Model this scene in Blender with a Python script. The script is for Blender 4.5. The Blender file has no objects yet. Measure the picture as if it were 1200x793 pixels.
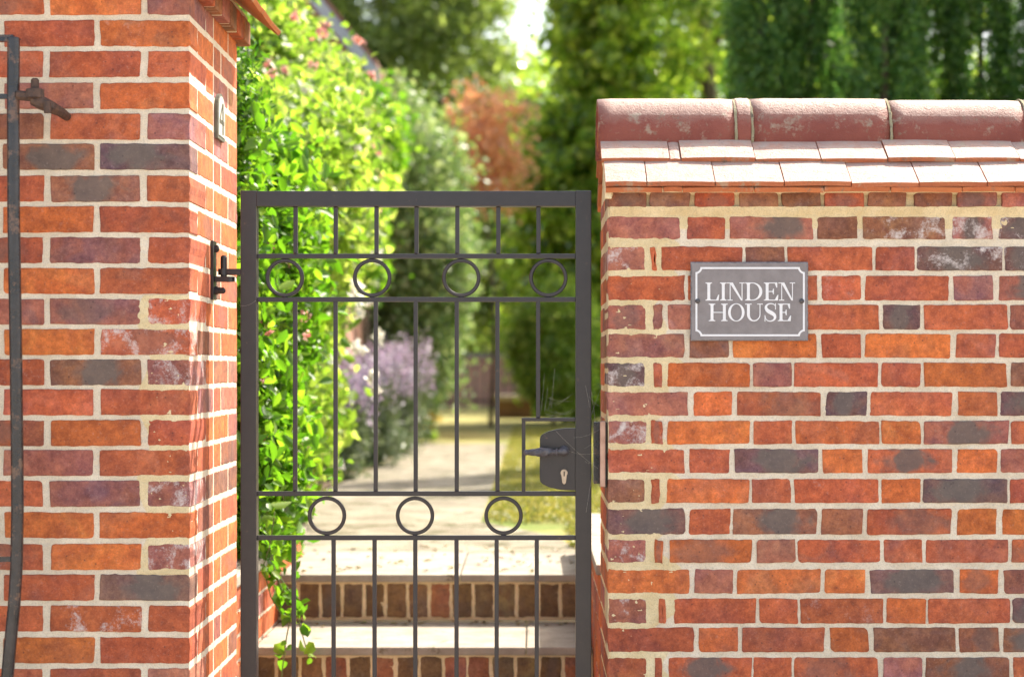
import bpy, bmesh, math, random
import numpy as np
from mathutils import Vector, Matrix
R = math.radians
# ------------------------------------------------------------------ camera, sky, sun, exposure
S = bpy.context.scene
COL = S.collection
CAMZ = 1.45
F = 2100.0                        # focal length in photo pixels (photo is 1200 wide)
VX, VY = 624.0, 430.0             # principal vanishing point in the photo
cd = bpy.data.cameras.new('camera'); cam = bpy.data.objects.new('camera', cd); COL.objects.link(cam)
cam.location = (0, 0, CAMZ); cam.rotation_euler = (R(90), 0, 0)
cd.sensor_width = 36; cd.lens = F / 1200 * 36
cd.shift_x = (600 - VX) / 1200; cd.shift_y = (VY - 396.5) / 1200
cd.clip_end = 2000; cd.clip_start = .05
cd.dof.use_dof = True; cd.dof.focus_distance = 4.6; cd.dof.aperture_fstop = 2.6; cd.dof.aperture_blades = 0
S.camera = cam
SUN_EL, SUN_AZ = R(52), R(40)
w = bpy.data.worlds.new('World'); S.world = w; w.use_nodes = True
nt = w.node_tree; bg = nt.nodes['Background']
sky = nt.nodes.new('ShaderNodeTexSky'); sky.sky_type = 'NISHITA'; sky.sun_disc = False
sky.sun_elevation = SUN_EL; sky.sun_rotation = SUN_AZ; sky.air_density = 1.0; sky.dust_density = 3.0; sky.ozone_density = .6
wt = nt.nodes.new('ShaderNodeMix'); wt.data_type = 'RGBA'; wt.blend_type = 'MULTIPLY'; wt.inputs[0].default_value = 1
wt.inputs[7].default_value = (1.06, .98, .87, 1)      # camera white balance set for shade
nt.links.new(sky.outputs[0], wt.inputs[6]); nt.links.new(wt.outputs[2], bg.inputs[0]); bg.inputs[1].default_value = .15
ld = bpy.data.lights.new('sun', 'SUN'); ld.energy = 3.5; ld.angle = R(.55); ld.color = (1, .93, .82)
sun = bpy.data.objects.new('sun', ld); COL.objects.link(sun)
SD = Vector((math.sin(SUN_AZ) * math.cos(SUN_EL), math.cos(SUN_AZ) * math.cos(SUN_EL), math.sin(SUN_EL)))
sun.rotation_euler = SD.to_track_quat('Z', 'Y').to_euler(); sun.location = (4, 8, 12)
S.view_settings.view_transform = 'Standard'; S.view_settings.look = 'None'
S.view_settings.gamma = 1; S.view_settings.exposure = 1.68; S.view_settings.use_curve_mapping = False

rnd = random.Random(7)
# ------------------------------------------------------------------ helpers
def P(x, y, D):
    "photo pixel at distance D -> world"
    s = F / D
    return Vector(((x - VX) / s, D, CAMZ + (VY - y) / s))
def tag(o, label=None, cat=None, group=None, kind=None):
    if label: o['label'] = label
    if cat: o['category'] = cat
    if group: o['group'] = group
    if kind: o['kind'] = kind
    return o
def empty(name, loc, label, cat, group=None):
    o = bpy.data.objects.new(name, None); COL.objects.link(o); o.location = loc
    o.empty_display_size = .1
    return tag(o, label, cat, group)
def link(name, me, mats, parent=None, smooth=False):
    o = bpy.data.objects.new(name, me); COL.objects.link(o)
    for m in (mats if isinstance(mats, (list, tuple)) else [mats]): me.materials.append(m)
    if smooth: me.polygons.foreach_set('use_smooth', [True] * len(me.polygons))
    if parent:
        o.parent = parent; o.matrix_parent_inverse = Matrix.Translation(-Vector(parent.location))
    return o
class MB:
    def __init__(s): s.v = []; s.f = []; s.m = []; s.c = []; s.fx = []; s.bl = []
    def add(s, vs, fs, mi=0, c=(0, 0, 0), fx=(0, 0, 0), bl=None):
        k = len(s.v); s.v += [tuple(p) for p in vs]
        s.f += [tuple(i + k for i in f) for f in fs]; s.m += [mi] * len(fs)
        s.c += [(*c, 1)] * len(vs); s.fx += [(*fx, 1)] * len(vs)
        s.bl += bl if bl else [(0, 0, 0)] * len(vs)
    def box(s, x0, x1, y0, y1, z0, z1, b=.001, mi=0, jit=0, M=None, **k):
        bm = bmesh.new(); bmesh.ops.create_cube(bm, size=1)
        for v in bm.verts:
            v.co = Vector(((x0 + x1) / 2 + v.co.x * (x1 - x0), (y0 + y1) / 2 + v.co.y * (y1 - y0), (z0 + z1) / 2 + v.co.z * (z1 - z0)))
            if jit: v.co += Vector([rnd.uniform(-jit, jit) for _ in range(3)])
        if b: bmesh.ops.bevel(bm, geom=list(bm.edges), offset=b, segments=2, affect='EDGES', profile=.6)
        if M is not None: bm.transform(M)
        bm.verts.index_update()
        s.add([v.co[:] for v in bm.verts], [[v.index for v in f.verts] for f in bm.faces], mi, **k); bm.free()
    def tube(s, pts, rad, n=8, mi=0, cap=True, flat=1.0, **k):
        pts = [Vector(p) for p in pts]; m = len(pts)
        rad = rad if isinstance(rad, (list, tuple)) else [rad] * m
        vs = []; fs = []; prev = None
        for i, p in enumerate(pts):
            t = (pts[min(i + 1, m - 1)] - pts[max(i - 1, 0)]).normalized()
            a = prev if prev is not None else (Vector((0, 0, 1)) if abs(t.z) < .9 else Vector((1, 0, 0)))
            b_ = t.cross(a).normalized(); a = b_.cross(t).normalized(); prev = a
            for j in range(n):
                th = 2 * math.pi * (j + .5) / n
                vs.append(p + (a * math.cos(th) + b_ * math.sin(th) * flat) * rad[i])
        for i in range(m - 1):
            for j in range(n):
                fs.append((i * n + j, i * n + (j + 1) % n, (i + 1) * n + (j + 1) % n, (i + 1) * n + j))
        if cap: fs += [tuple(range(n - 1, -1, -1)), tuple(range((m - 1) * n, m * n))]
        s.add(vs, fs, mi, **k)
    def build(s, name, mats, parent=None, smooth=False):
        me = bpy.data.meshes.new(name); me.from_pydata(s.v, [], s.f)
        me.polygons.foreach_set('material_index', s.m)
        for nm, dat in (('Col', s.c), ('fx', s.fx)):
            a = me.attributes.new(nm, 'FLOAT_COLOR', 'POINT'); a.data.foreach_set('color', np.array(dat, 'f').ravel())
        a = me.attributes.new('bl', 'FLOAT_VECTOR', 'POINT'); a.data.foreach_set('vector', np.array(s.bl, 'f').ravel())
        me.update()
        return link(name, me, mats, parent, smooth)

class NT:
    def __init__(s, name):
        s.m = bpy.data.materials.new(name); s.m.use_nodes = True; s.t = s.m.node_tree
        s.b = s.t.nodes['Principled BSDF']; s.out = s.t.nodes['Material Output']
    def n(s, typ, **k):
        o = s.t.nodes.new('ShaderNode' + typ)
        for a, v in k.items():
            if a.startswith('i_'):
                kk = a[2:]; kk = int(kk) if kk.isdigit() else kk.replace('_', ' '); s.put(o.inputs[kk], v)
            else: setattr(o, a, v)
        return o
    def put(s, sock, v):
        if isinstance(v, bpy.types.NodeSocket): s.t.links.new(v, sock)
        elif isinstance(v, bpy.types.Node): s.t.links.new(v.outputs[0], sock)
        else: sock.default_value = (*v, 1) if isinstance(v, tuple) and len(v) == 3 and sock.type == 'RGBA' else v
    def noise(s, scale, detail=4, rough=.6, vec=None, dist=0):
        o = s.n('TexNoise', i_Scale=scale, i_Detail=detail, i_Roughness=rough, i_Distortion=dist)
        s.put(o.inputs['Vector'], vec if vec is not None else s.pos()); return o.outputs[0]
    def pos(s):
        if not hasattr(s, '_g'): s._g = s.n('TexCoord').outputs['Object']
        return s._g
    def attr(s, name, out='Color'): return s.n('Attribute', attribute_name=name).outputs[out]
    def ramp(s, fac, *stops):
        o = s.n('ValToRGB'); s.put(o.inputs[0], fac); e = o.color_ramp.elements
        while len(e) < len(stops): e.new(.5)
        for q, (p, c) in zip(e, stops): q.position = p; q.color = (*c, 1) if isinstance(c, tuple) else (c, c, c, 1)
        return o.outputs[0]
    def mix(s, f, a, b, mode='MIX'):
        o = s.n('Mix', data_type='RGBA', blend_type=mode); s.put(o.inputs[0], f); s.put(o.inputs[6], a); s.put(o.inputs[7], b); return o.outputs[2]
    def math(s, op, a, b=0.0, clamp=False):
        o = s.n('Math', operation=op); o.use_clamp = clamp; s.put(o.inputs[0], a); s.put(o.inputs[1], b); return o.outputs[0]
    def bump(s, h, strength=.3, dist=.002, nrm=None):
        o = s.n('Bump', i_Strength=strength, i_Distance=dist, i_Height=h)
        if nrm is not None: s.put(o.inputs['Normal'], nrm)
        return o.outputs[0]
    def set(s, **k):
        for a, v in k.items(): s.put(s.b.inputs[a.replace('_', ' ')], v)
        return s.m

# ------------------------------------------------------------------ materials
def mat_brick():
    t = NT('brick_face'); col = t.attr('Col'); fx = t.attr('fx'); bl = t.attr('bl', 'Vector')
    sp = t.n('SeparateColor', i_0=fx); W, K, sd = sp.outputs[0], sp.outputs[1], sp.outputs[2]
    n1 = t.noise(9, 5, .6); n2 = t.noise(34, 5, .62); n3 = t.noise(260, 3, .7); n4 = t.noise(22, 3, .5, dist=.6)
    seedv = t.n('VectorMath', operation='SCALE', i_0=t.n('CombineXYZ', i_0=sd, i_1=sd, i_2=sd).outputs[0]); seedv.inputs['Scale'].default_value = 37.
    offp = t.n('VectorMath', operation='ADD', i_0=t.pos(), i_1=seedv.outputs[0]).outputs[0]
    nb = t.noise(11, 3, .5, vec=offp, dist=.8); alt = t.mix(1.0, col, t.ramp(sd, (.0, (1.25, 1.7, 1.6)), (.35, (.95, .85, .9)), (.6, (.62, 1.0, 1.5)), (.8, (1.15, 1.5, 2.)), (1., (1.25, 1.05, .85))), 'MULTIPLY')
    col = t.mix(t.math('MULTIPLY', t.ramp(nb, (.47, 0.), (.60, 1.)), .5), col, alt)
    c = t.mix(t.ramp(n2, (.3, 0.), (.72, 1.)), t.mix(1.0, col, (.62, .56, .60), 'MULTIPLY'), t.mix(1.0, col, (1.22, 1.15, 1.0), 'MULTIPLY'))
    c = t.mix(t.math('MULTIPLY', t.ramp(n1, (.46, 0.), (.62, 1.)), .55), c, t.mix(1.0, c, (.78, .84, 1.3), 'MULTIPLY'))
    c = t.mix(t.math('MULTIPLY', t.ramp(n3, (.38, 0.), (.62, 1.)), .5), c, t.mix(1.0, c, (1.5, 1.5, 1.45), 'MULTIPLY'))
    c = t.mix(t.math('MULTIPLY', t.ramp(t.noise(95, 5, .7), (.42, 1.), (.54, 0.)), .38), c, t.mix(1.0, c, (.58, .55, .58), 'MULTIPLY'))
    # kiln-burnt patch (own colour of the brick), centred along its length
    sx = t.n('SeparateXYZ', i_0=bl)
    ax = t.math('ADD', t.math('ABSOLUTE', sx.outputs[0]), t.math('MULTIPLY', t.math('ABSOLUTE', sx.outputs[1]), .35))
    ax = t.math('ADD', ax, t.math('MULTIPLY', t.math('SUBTRACT', n4, .5), .75))
    pm = t.math('MULTIPLY', t.ramp(ax, (.22, 1.), (.42, 0.)), K)
    c = t.mix(t.math('MULTIPLY', pm, .88), c, t.mix(n2, (.095, .080, .075), (.19, .150, .125)))
    # pale edge next to a burnt patch, iron spots
    sp2 = t.n('TexVoronoi', i_Scale=42.0); t.put(sp2.inputs['Vector'], t.pos())
    c = t.mix(t.math('MULTIPLY', t.ramp(sp2.outputs['Distance'], (.05, 1.), (.13, 0.)), .6), c, (.05, .035, .035))
    # lime bloom
    wm = t.math('MULTIPLY', t.ramp(t.math('ADD', t.math('ADD', t.math('MULTIPLY', n4, .55), t.math('MULTIPLY', t.noise(150, 6, .8), .45)), t.math('MULTIPLY', W, .085)), (.585, 0.), (.72, 1.)), t.math('POWER', W, .5))
    c = t.mix(wm, c, (.62, .55, .52))
    # thin lime haze on everything
    c = t.mix(t.math('MULTIPLY', t.ramp(t.noise(120, 6, .8), (.56, 0.), (.76, 1.)), .36), c, (.58, .46, .40))
    h = t.math('ADD', t.math('MULTIPLY', n2, .8), t.math('MULTIPLY', n3, .45))
    return t.set(Base_Color=c, Roughness=.86, Normal=t.bump(h, .8, .0028), Specular_IOR_Level=.25)
def mat_mortar():
    t = NT('mortar'); n1 = t.noise(14, 5); n2 = t.noise(300, 4, .75); n3 = t.noise(60, 4, .6)
    y = t.n('SeparateColor', i_0=t.attr('fx')).outputs[0]
    c = t.mix(t.ramp(n1, (.35, 0.), (.65, 1.)), (.66, .56, .42), (.80, .70, .55))
    cy = t.mix(t.ramp(n1, (.35, 0.), (.65, 1.)), (.66, .52, .29), (.80, .66, .41))
    ym = t.ramp(t.math('ADD', y, t.math('MULTIPLY', t.math('SUBTRACT', n3, .5), .5)), (.42, 0.), (.6, 1.))
    c = t.mix(ym, c, cy)
    c = t.mix(t.math('MULTIPLY', t.ramp(n2, (.4, 1.), (.52, 0.)), .28), c, (.25, .2, .15))
    c = t.mix(t.math('MULTIPLY', t.ramp(n3, (.64, 0.), (.78, 1.)), .3), c, (.3, .25, .19))
    return t.set(Base_Color=c, Roughness=.95, Normal=t.bump(t.math('ADD', n3, t.math('MULTIPLY', n2, .5)), .8, .003), Specular_IOR_Level=.15)
def mat_noise(name, c1, c2, scale=8, rough=.7, bs=.3, bd=.002, bscale=120, spots=None, c3=None, metal=0, spec=.3, coat=0):
    t = NT(name); n = t.noise(scale, 5); n2 = t.noise(bscale, 4, .7)
    c = t.mix(t.ramp(n, (.33, 0.), (.67, 1.)), c1, c2)
    c = t.mix(t.math('MULTIPLY', n2, .35), c, t.mix(1.0, c, (.6, .6, .6), 'MULTIPLY'))
    if spots: c = t.mix(t.ramp(t.noise(spots[0], 5, .7), (spots[1], 0.), (spots[1] + .09, 1.)), c, c3)
    m = t.set(Base_Color=c, Roughness=rough, Normal=t.bump(t.math('ADD', n, n2), bs, bd), Metallic=metal, Specular_IOR_Level=spec)
    if coat: t.set(Coat_Weight=coat, Coat_Roughness=.3)
    return m
def mat_leaf(name, c1, c2, c3, trans=.5, rough=.42, tcol=None, spec=.5):
    t = NT(name); r = t.attr('rnd', 'Fac')
    c = t.ramp(r, (0., c1), (.55, c2), (1., c3))
    t.set(Base_Color=c, Roughness=rough, Specular_IOR_Level=spec)
    tr = t.n('BsdfTranslucent'); t.put(tr.inputs[0], t.mix(1.0, c, tcol or (1.5, 1.7, .7), 'MULTIPLY'))
    mx = t.n('MixShader', i_0=trans); t.put(mx.inputs[1], t.b.outputs[0]); t.put(mx.inputs[2], tr.outputs[0])
    t.t.links.new(mx.outputs[0], t.out.inputs[0]); return t.m
M = {}
M['brick'] = mat_brick(); M['mortar'] = mat_mortar()
def mat_iron():
    t = NT('painted_iron'); n = t.noise(55, 4); n2 = t.noise(420, 3, .6); n3 = t.noise(16, 5, .7)
    c = t.mix(n, (.014, .010, .012), (.027, .020, .023))
    c = t.mix(t.math('MULTIPLY', t.ramp(t.noise(38, 6, .8), (.63, 0.), (.70, 1.)), .7), c, (.16, .085, .05))
    return t.set(Base_Color=c, Roughness=t.math('ADD', t.math('MULTIPLY', n3, .22), .24), Normal=t.bump(t.math('ADD', n, t.math('MULTIPLY', n2, .4)), .22, .0012), Specular_IOR_Level=.6)
M['iron'] = mat_iron()
M['oldiron'] = mat_noise('weathered_black_iron', (.012, .011, .013), (.035, .03, .033), 30, .2, .5, .002, 160, (26, .56), (.13, .07, .045), spec=.6)
M['rust'] = mat_noise('rusty_iron', (.05, .034, .03), (.13, .075, .05), 60, .6, .6, .002, 300)
M['bronze'] = mat_noise('worn_bronze_strip', (.42, .25, .19), (.55, .36, .28), 30, .42, .3, .001, 300, metal=.55)
M['brass'] = mat_noise('brass_cylinder', (.42, .34, .26), (.55, .44, .34), 60, .4, .1, .0005, 300, metal=.8)
M['dark'] = mat_noise('dark_hole', (.01, .01, .01), (.02, .02, .02), 30, .8)
def mat_tile(name, ca, cb, top=None):
    t = NT(name); n = t.noise(11, 5); n2 = t.noise(180, 4, .7); r = t.n('SeparateColor', i_0=t.attr('fx')).outputs[0]
    c = t.mix(t.ramp(n, (.3, 0.), (.7, 1.)), ca, cb)
    c = t.mix(t.math('MULTIPLY', r, .4), c, t.mix(1.0, c, (.7, .6, .62), 'MULTIPLY'))
    if top:   # lime and lichen crust plus painted sunlight: upward faces are coloured paler
        g = t.n('NewGeometry'); z = t.n('SeparateXYZ', i_0=g.outputs['Normal']).outputs[2]
        m = t.math('MULTIPLY', t.ramp(t.math('ADD', z, t.math('MULTIPLY', t.math('SUBTRACT', t.noise(30, 6, .7), .5), .5)), (top[0], 0.), (top[1], 1.)), top[2])
        c = t.mix(m, c, t.mix(n, top[3], tuple(min(1, q * 1.15) for q in top[3])))
    c = t.mix(t.ramp(t.noise(38, 6, .8), (.575, 0.), (.66, 1.)), c, (.24, .15, .10)); c = t.mix(t.math('MULTIPLY', t.ramp(t.noise(17, 5, .7), (.57, 0.), (.66, 1.)), .6), c, (.40, .35, .25))
    return t.set(Base_Color=c, Roughness=.62, Normal=t.bump(t.math('ADD', n2, t.noise(60)), .8, .004), Specular_IOR_Level=.4)
M['tile'] = mat_tile('clay_tile', (.44, .13, .055), (.52, .19, .085), (.58, .92, .82, (.385, .325, .28)))
M['ridge'] = mat_tile('clay_ridge', (.22, .052, .034), (.29, .082, .052), (.3, .95, .8, (.37, .275, .215)))  # light from above put into the colour: pale top, red lower band
M['undertile'] = mat_tile('clay_undercloak', (.50, .14, .05), (.58, .20, .07))
M['moss'] = mat_noise('mossy_bedding', (.30, .26, .15), (.42, .37, .24), 60, .95, .9, .004, 220, (60, .58), (.12, .10, .07))
M['slate'] = mat_noise('slate', (.225, .198, .196), (.285, .255, .252), 30, .62, .35, .0012, 260, (120, .7), (.3, .27, .27), spec=.4)
M['slate_edge'] = mat_noise('slate_edge', (.16, .155, .165), (.30, .29, .30), 120, .6, .8, .002, 200)
M['white'] = mat_noise('white_enamel', (.80, .79, .80), (.86, .85, .86), 40, .5, .05)
M['stone'] = mat_noise('pale_stone_slab', (.27, .235, .19), (.40, .36, .29), 9, .9, .9, .004, 60, (13, .60), (.16, .13, .085))
M['paving'] = mat_noise('paving', (.20, .17, .12), (.36, .32, .24), 4.5, .95, 1., .02, 30, (5, .52), (.12, .11, .06))
M['asphalt'] = mat_noise('street_paving', (.36, .31, .25), (.44, .38, .31), 2, .9, .5, .003, 60)
M['grass'] = mat_noise('dry_lawn', (.22, .21, .05), (.38, .32, .12), .9, .9, .6, .02, 12, (.6, .55), (.13, .17, .03))
M['soil'] = mat_noise('soil', (.09, .06, .035), (.16, .11, .06), 3, .95, .8, .02, 20)
M['bark'] = mat_noise('bark', (.10, .075, .05), (.2, .15, .11), 6, .9, .8, .02, 30)
M['render'] = mat_noise('house_render', (.52, .42, .36), (.60, .49, .42), 2, .9, .3, .003, 50)
M['rooftile'] = mat_noise('roof_clay', (.16, .085, .06), (.27, .13, .09), 3, .8, .4, .01, 20)
M['grey'] = mat_noise('grey_paint', (.30, .31, .35), (.38, .39, .43), 5, .6, .2)
M['glass'] = mat_noise('window_glass', (.03, .035, .04), (.05, .055, .06), 2, .08, .02)
# leaves
M['l_vine'] = mat_leaf('vine_leaf', (.06, .15, .012), (.12, .25, .02), (.24, .36, .04), .58)
M['l_rose'] = mat_leaf('rose_leaf', (.11, .19, .03), (.24, .33, .06), (.50, .54, .22), .55)
M['l_pale'] = mat_leaf('pale_leaf', (.13, .22, .07), (.25, .34, .14), (.48, .52, .32), .42, tcol=(1.1, 1.2, .7))
M['l_tree'] = mat_leaf('tree_leaf', (.09, .16, .03), (.22, .32, .05), (.56, .60, .15), .6, .18, spec=.8)
M['l_dark'] = mat_leaf('dark_leaf', (.10, .14, .05), (.18, .23, .08), (.38, .42, .18), .55)
M['l_yew'] = mat_leaf('cypress_leaf', (.045, .11, .026), (.10, .21, .05), (.24, .37, .10), .48, tcol=(1.2, 1.5, .8))
M['l_copper'] = mat_leaf('copper_leaf', (.46, .30, .17), (.60, .42, .26), (.68, .55, .38), .55, tcol=(1.5, 1., .7))
M['l_thuja'] = mat_leaf('thuja_leaf', (.03, .09, .008), (.07, .17, .012), (.15, .26, .03), .45)
M['l_lav'] = mat_leaf('lavender_leaf', (.10, .14, .07), (.17, .21, .11), (.25, .28, .17), .35, tcol=(1.1, 1.2, .8))
M['p_lav'] = mat_leaf('lavender_flower', (.26, .22, .27), (.35, .30, .37), (.47, .42, .47), .4, tcol=(1.2, 1., 1.2))
M['p_rose'] = mat_leaf('rose_petal', (.55, .20, .17), (.72, .38, .33), (.80, .58, .52), .45, tcol=(1.1, 1., 1.))
M['p_white'] = mat_leaf('white_petal', (.65, .6, .5), (.75, .72, .66), (.8, .8, .78), .4, tcol=(1., 1., 1.))
M['p_yel'] = mat_leaf('yellow_petal', (.6, .38, .03), (.7, .5, .05), (.8, .62, .1), .4, tcol=(1., 1., 1.))
M['litter'] = mat_leaf('dry_leaf', (.10, .06, .03), (.2, .13, .05), (.2, .22, .06), .2)
M['blade'] = mat_leaf('grass_blade', (.14, .17, .03), (.27, .26, .06), (.45, .38, .14), .4, tcol=(1.3, 1.3, .8))

# ------------------------------------------------------------------ brickwork
BC = {'O': (.53, .150, .048), 'R': (.45, .122, .056), 'P': (.35, .135, .095), 'D': (.19, .105, .088), 'B': (.29, .125, .070), 'N': (.19, .125, .065)}
def outline(w, h, r, jit, rg):
    pts = []; nx = max(4, int(w / .016)); nz = max(3, int(h / .016))
    hw, hh = w / 2, h / 2
    rr = [min(r * (rg.uniform(.4, 1.7) if rg.random() < .82 else rg.uniform(1.8, 3.4)), h * .38, w * .3) for _ in range(4)]; ph = rg.uniform(0, 6)
    def corner(cx, cy, a0, q):
        for k in range(4):
            a = a0 + k / 3 * math.pi / 2
            pts.append((cx + q * math.cos(a), cy + q * math.sin(a)))
    skew = [rg.uniform(-.0016, .0016) for _ in range(4)]
    corner(hw - rr[0], hh - rr[0], 0, rr[0])
    for k in range(1, nx): pts.append((hw - rr[0] - (2 * hw - rr[0] - rr[1]) * k / nx, hh))
    corner(-hw + rr[1], hh - rr[1], math.pi / 2, rr[1])
    for k in range(1, nz): pts.append((-hw, hh - rr[1] - (2 * hh - rr[1] - rr[2]) * k / nz))
    corner(-hw + rr[2], -hh + rr[2], math.pi, rr[2])
    for k in range(1, nx): pts.append((-hw + rr[2] + (2 * hw - rr[2] - rr[3]) * k / nx, -hh))
    corner(hw - rr[3], -hh + rr[3], 1.5 * math.pi, rr[3])
    for k in range(1, nz): pts.append((hw, -hh + rr[3] + (2 * hh - rr[3] - rr[0]) * k / nz))
    out = []
    for (x, z) in pts:
        wv = jit * .7 * math.sin(x * 75 + z * 40 + ph) + jit * .6 * math.sin(x * 190 - z * 130 + 2 * ph)
        jx, jz = rg.uniform(-jit, jit) + wv, rg.uniform(-jit, jit) * .8 + wv * (1 if z > 0 else -1)
        out.append((x + jx + skew[0] * z / hh, z + jz + skew[1] * x / hw * .8))
    return out
def brick(mb, O, U, N, u0, u1, z0, z1, code, depth=.022, jit=.0007, rg=rnd, keep=None, dv=1.0):
    """one rounded brick on the face through O with horizontal axis U and outward normal N"""
    if u1 < u0: u0, u1 = u1, u0
    c = list(BC[code[0]])
    f = rg.uniform(.84, 1.16); c = [min(.8, q * f * rg.uniform(.95, 1.05)) for q in c]
    W = .9 if 'w' in code else (rg.random() < .10) * .12
    K = 1. if 'k' in code else (.85 if code[0] == 'D' else (rg.random() < .12) * .45)
    ol = outline(u1 - u0, z1 - z0, .0032, jit, rg); n = len(ol)
    uc, zc = (u0 + u1) / 2, (z0 + z1) / 2; hw, hh = (u1 - u0) / 2, (z1 - z0) / 2
    dd = rg.uniform(-.0012, .0012) * dv; tilt = rg.uniform(-.010, .010) * dv
    if keep is not None: dd = 0; tilt = 0
    if abs(u1 - u0) < .035 and dv == 1: dd = .0024; tilt = 0
    vs = []; bl = []
    off = rg.uniform(-.12, .12)
    for (ins, d) in ((0, -depth), (0, -.0028), (.0011, -.0009), (.0032, 0), (.010, .0001)):
        for (x, z) in ol:
            L = math.hypot(x / hw, z / hh); kx = 1 - ins / hw; kz = 1 - ins / hh
            xx = x if ins == 0 else max(-hw + ins, min(hw - ins, x * kx)); zz = z * kz if ins else z
            if keep and x * keep > 0 and ins: xx = max(-hw + ins * .8, min(hw - ins * .8, x))
            p = O + U * (uc + xx) + N * (d + (dd + tilt * xx if d > -depth else 0)) + Vector((0, 0, zc + zz))
            vs.append(p); bl.append((xx / hw * .5 * 1.0 + off, zz / hh * .5, 0))
    vs.append(O + U * uc + N * (dd + .0001) + Vector((0, 0, zc))); bl.append((off, 0, 0))
    fs = []
    flip = U.cross(Vector((0, 0, 1))).dot(N) < 0
    for k in range(4):
        for i in range(n):
            q = (k * n + i, k * n + (i + 1) % n, (k + 1) * n + (i + 1) % n, (k + 1) * n + i)
            fs.append(q[::-1] if flip else q)
    for i in range(n):
        q = (4 * n + i, 4 * n + (i + 1) % n, 5 * n); fs.append(q[::-1] if flip else q)
    mb.add(vs, fs, 0, c, (W, K, rg.random()), bl)
def hnoise(a, b, seed=0):
    return (math.sin(a * 91.7 + b * 47.3 + seed) + math.sin(a * 211.1 - b * 173.9 + seed * 2) + math.sin(-a * 57. + b * 301. + seed * 3)) / 3
def mortar_face(mb, O, U, N, u0, u1, z0, z1, step, yfun=None, rec=.0035, amp=.0011):
    nu = max(1, int(abs(u1 - u0) / step)); nz = max(1, int((z1 - z0) / step))
    k0 = len(mb.v); vs = []; fx = []
    for j in range(nz + 1):
        for i in range(nu + 1):
            u = u0 + (u1 - u0) * i / nu; z = z0 + (z1 - z0) * j / nz
            y = yfun(u, z) if yfun else 0
            e = 0 if i in (0, nu) or j in (0, nz) else 1
            d = -rec + e * (amp * (hnoise(u, z) + rnd.uniform(-.5, .5)) + y * .0026)
            vs.append(tuple(O + U * u + N * d + Vector((0, 0, z)))); fx.append((y, 0, 0, 1))
    flip = U.cross(Vector((0, 0, 1))).dot(N) * (1 if u1 > u0 else -1) > 0
    for j in range(nz):
        for i in range(nu):
            a = k0 + j * (nu + 1) + i; q = (a, a + 1, a + nu + 2, a + nu + 1)
            mb.f.append(q if not flip else q[::-1]); mb.m.append(1)
    mb.v += vs; mb.fx += fx; mb.c += [(0, 0, 0, 1)] * len(vs); mb.bl += [(0, 0, 0)] * len(vs)

X_, Y_, Z_ = Vector((1, 0, 0)), Vector((0, 1, 0)), Vector((0, 0, 1))
DR, DL, DG = 4.575, 4.366, 4.70           # right wall front, left pier front, gate plane
XR, XL = .192, -.836                      # the two reveals
DRB, DLB = 5.06, 5.07                     # their rear faces
sR, sL, sG = F / DR, F / DL, F / DG
codes_all = 'OOORRRRRRPPBDO'
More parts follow.
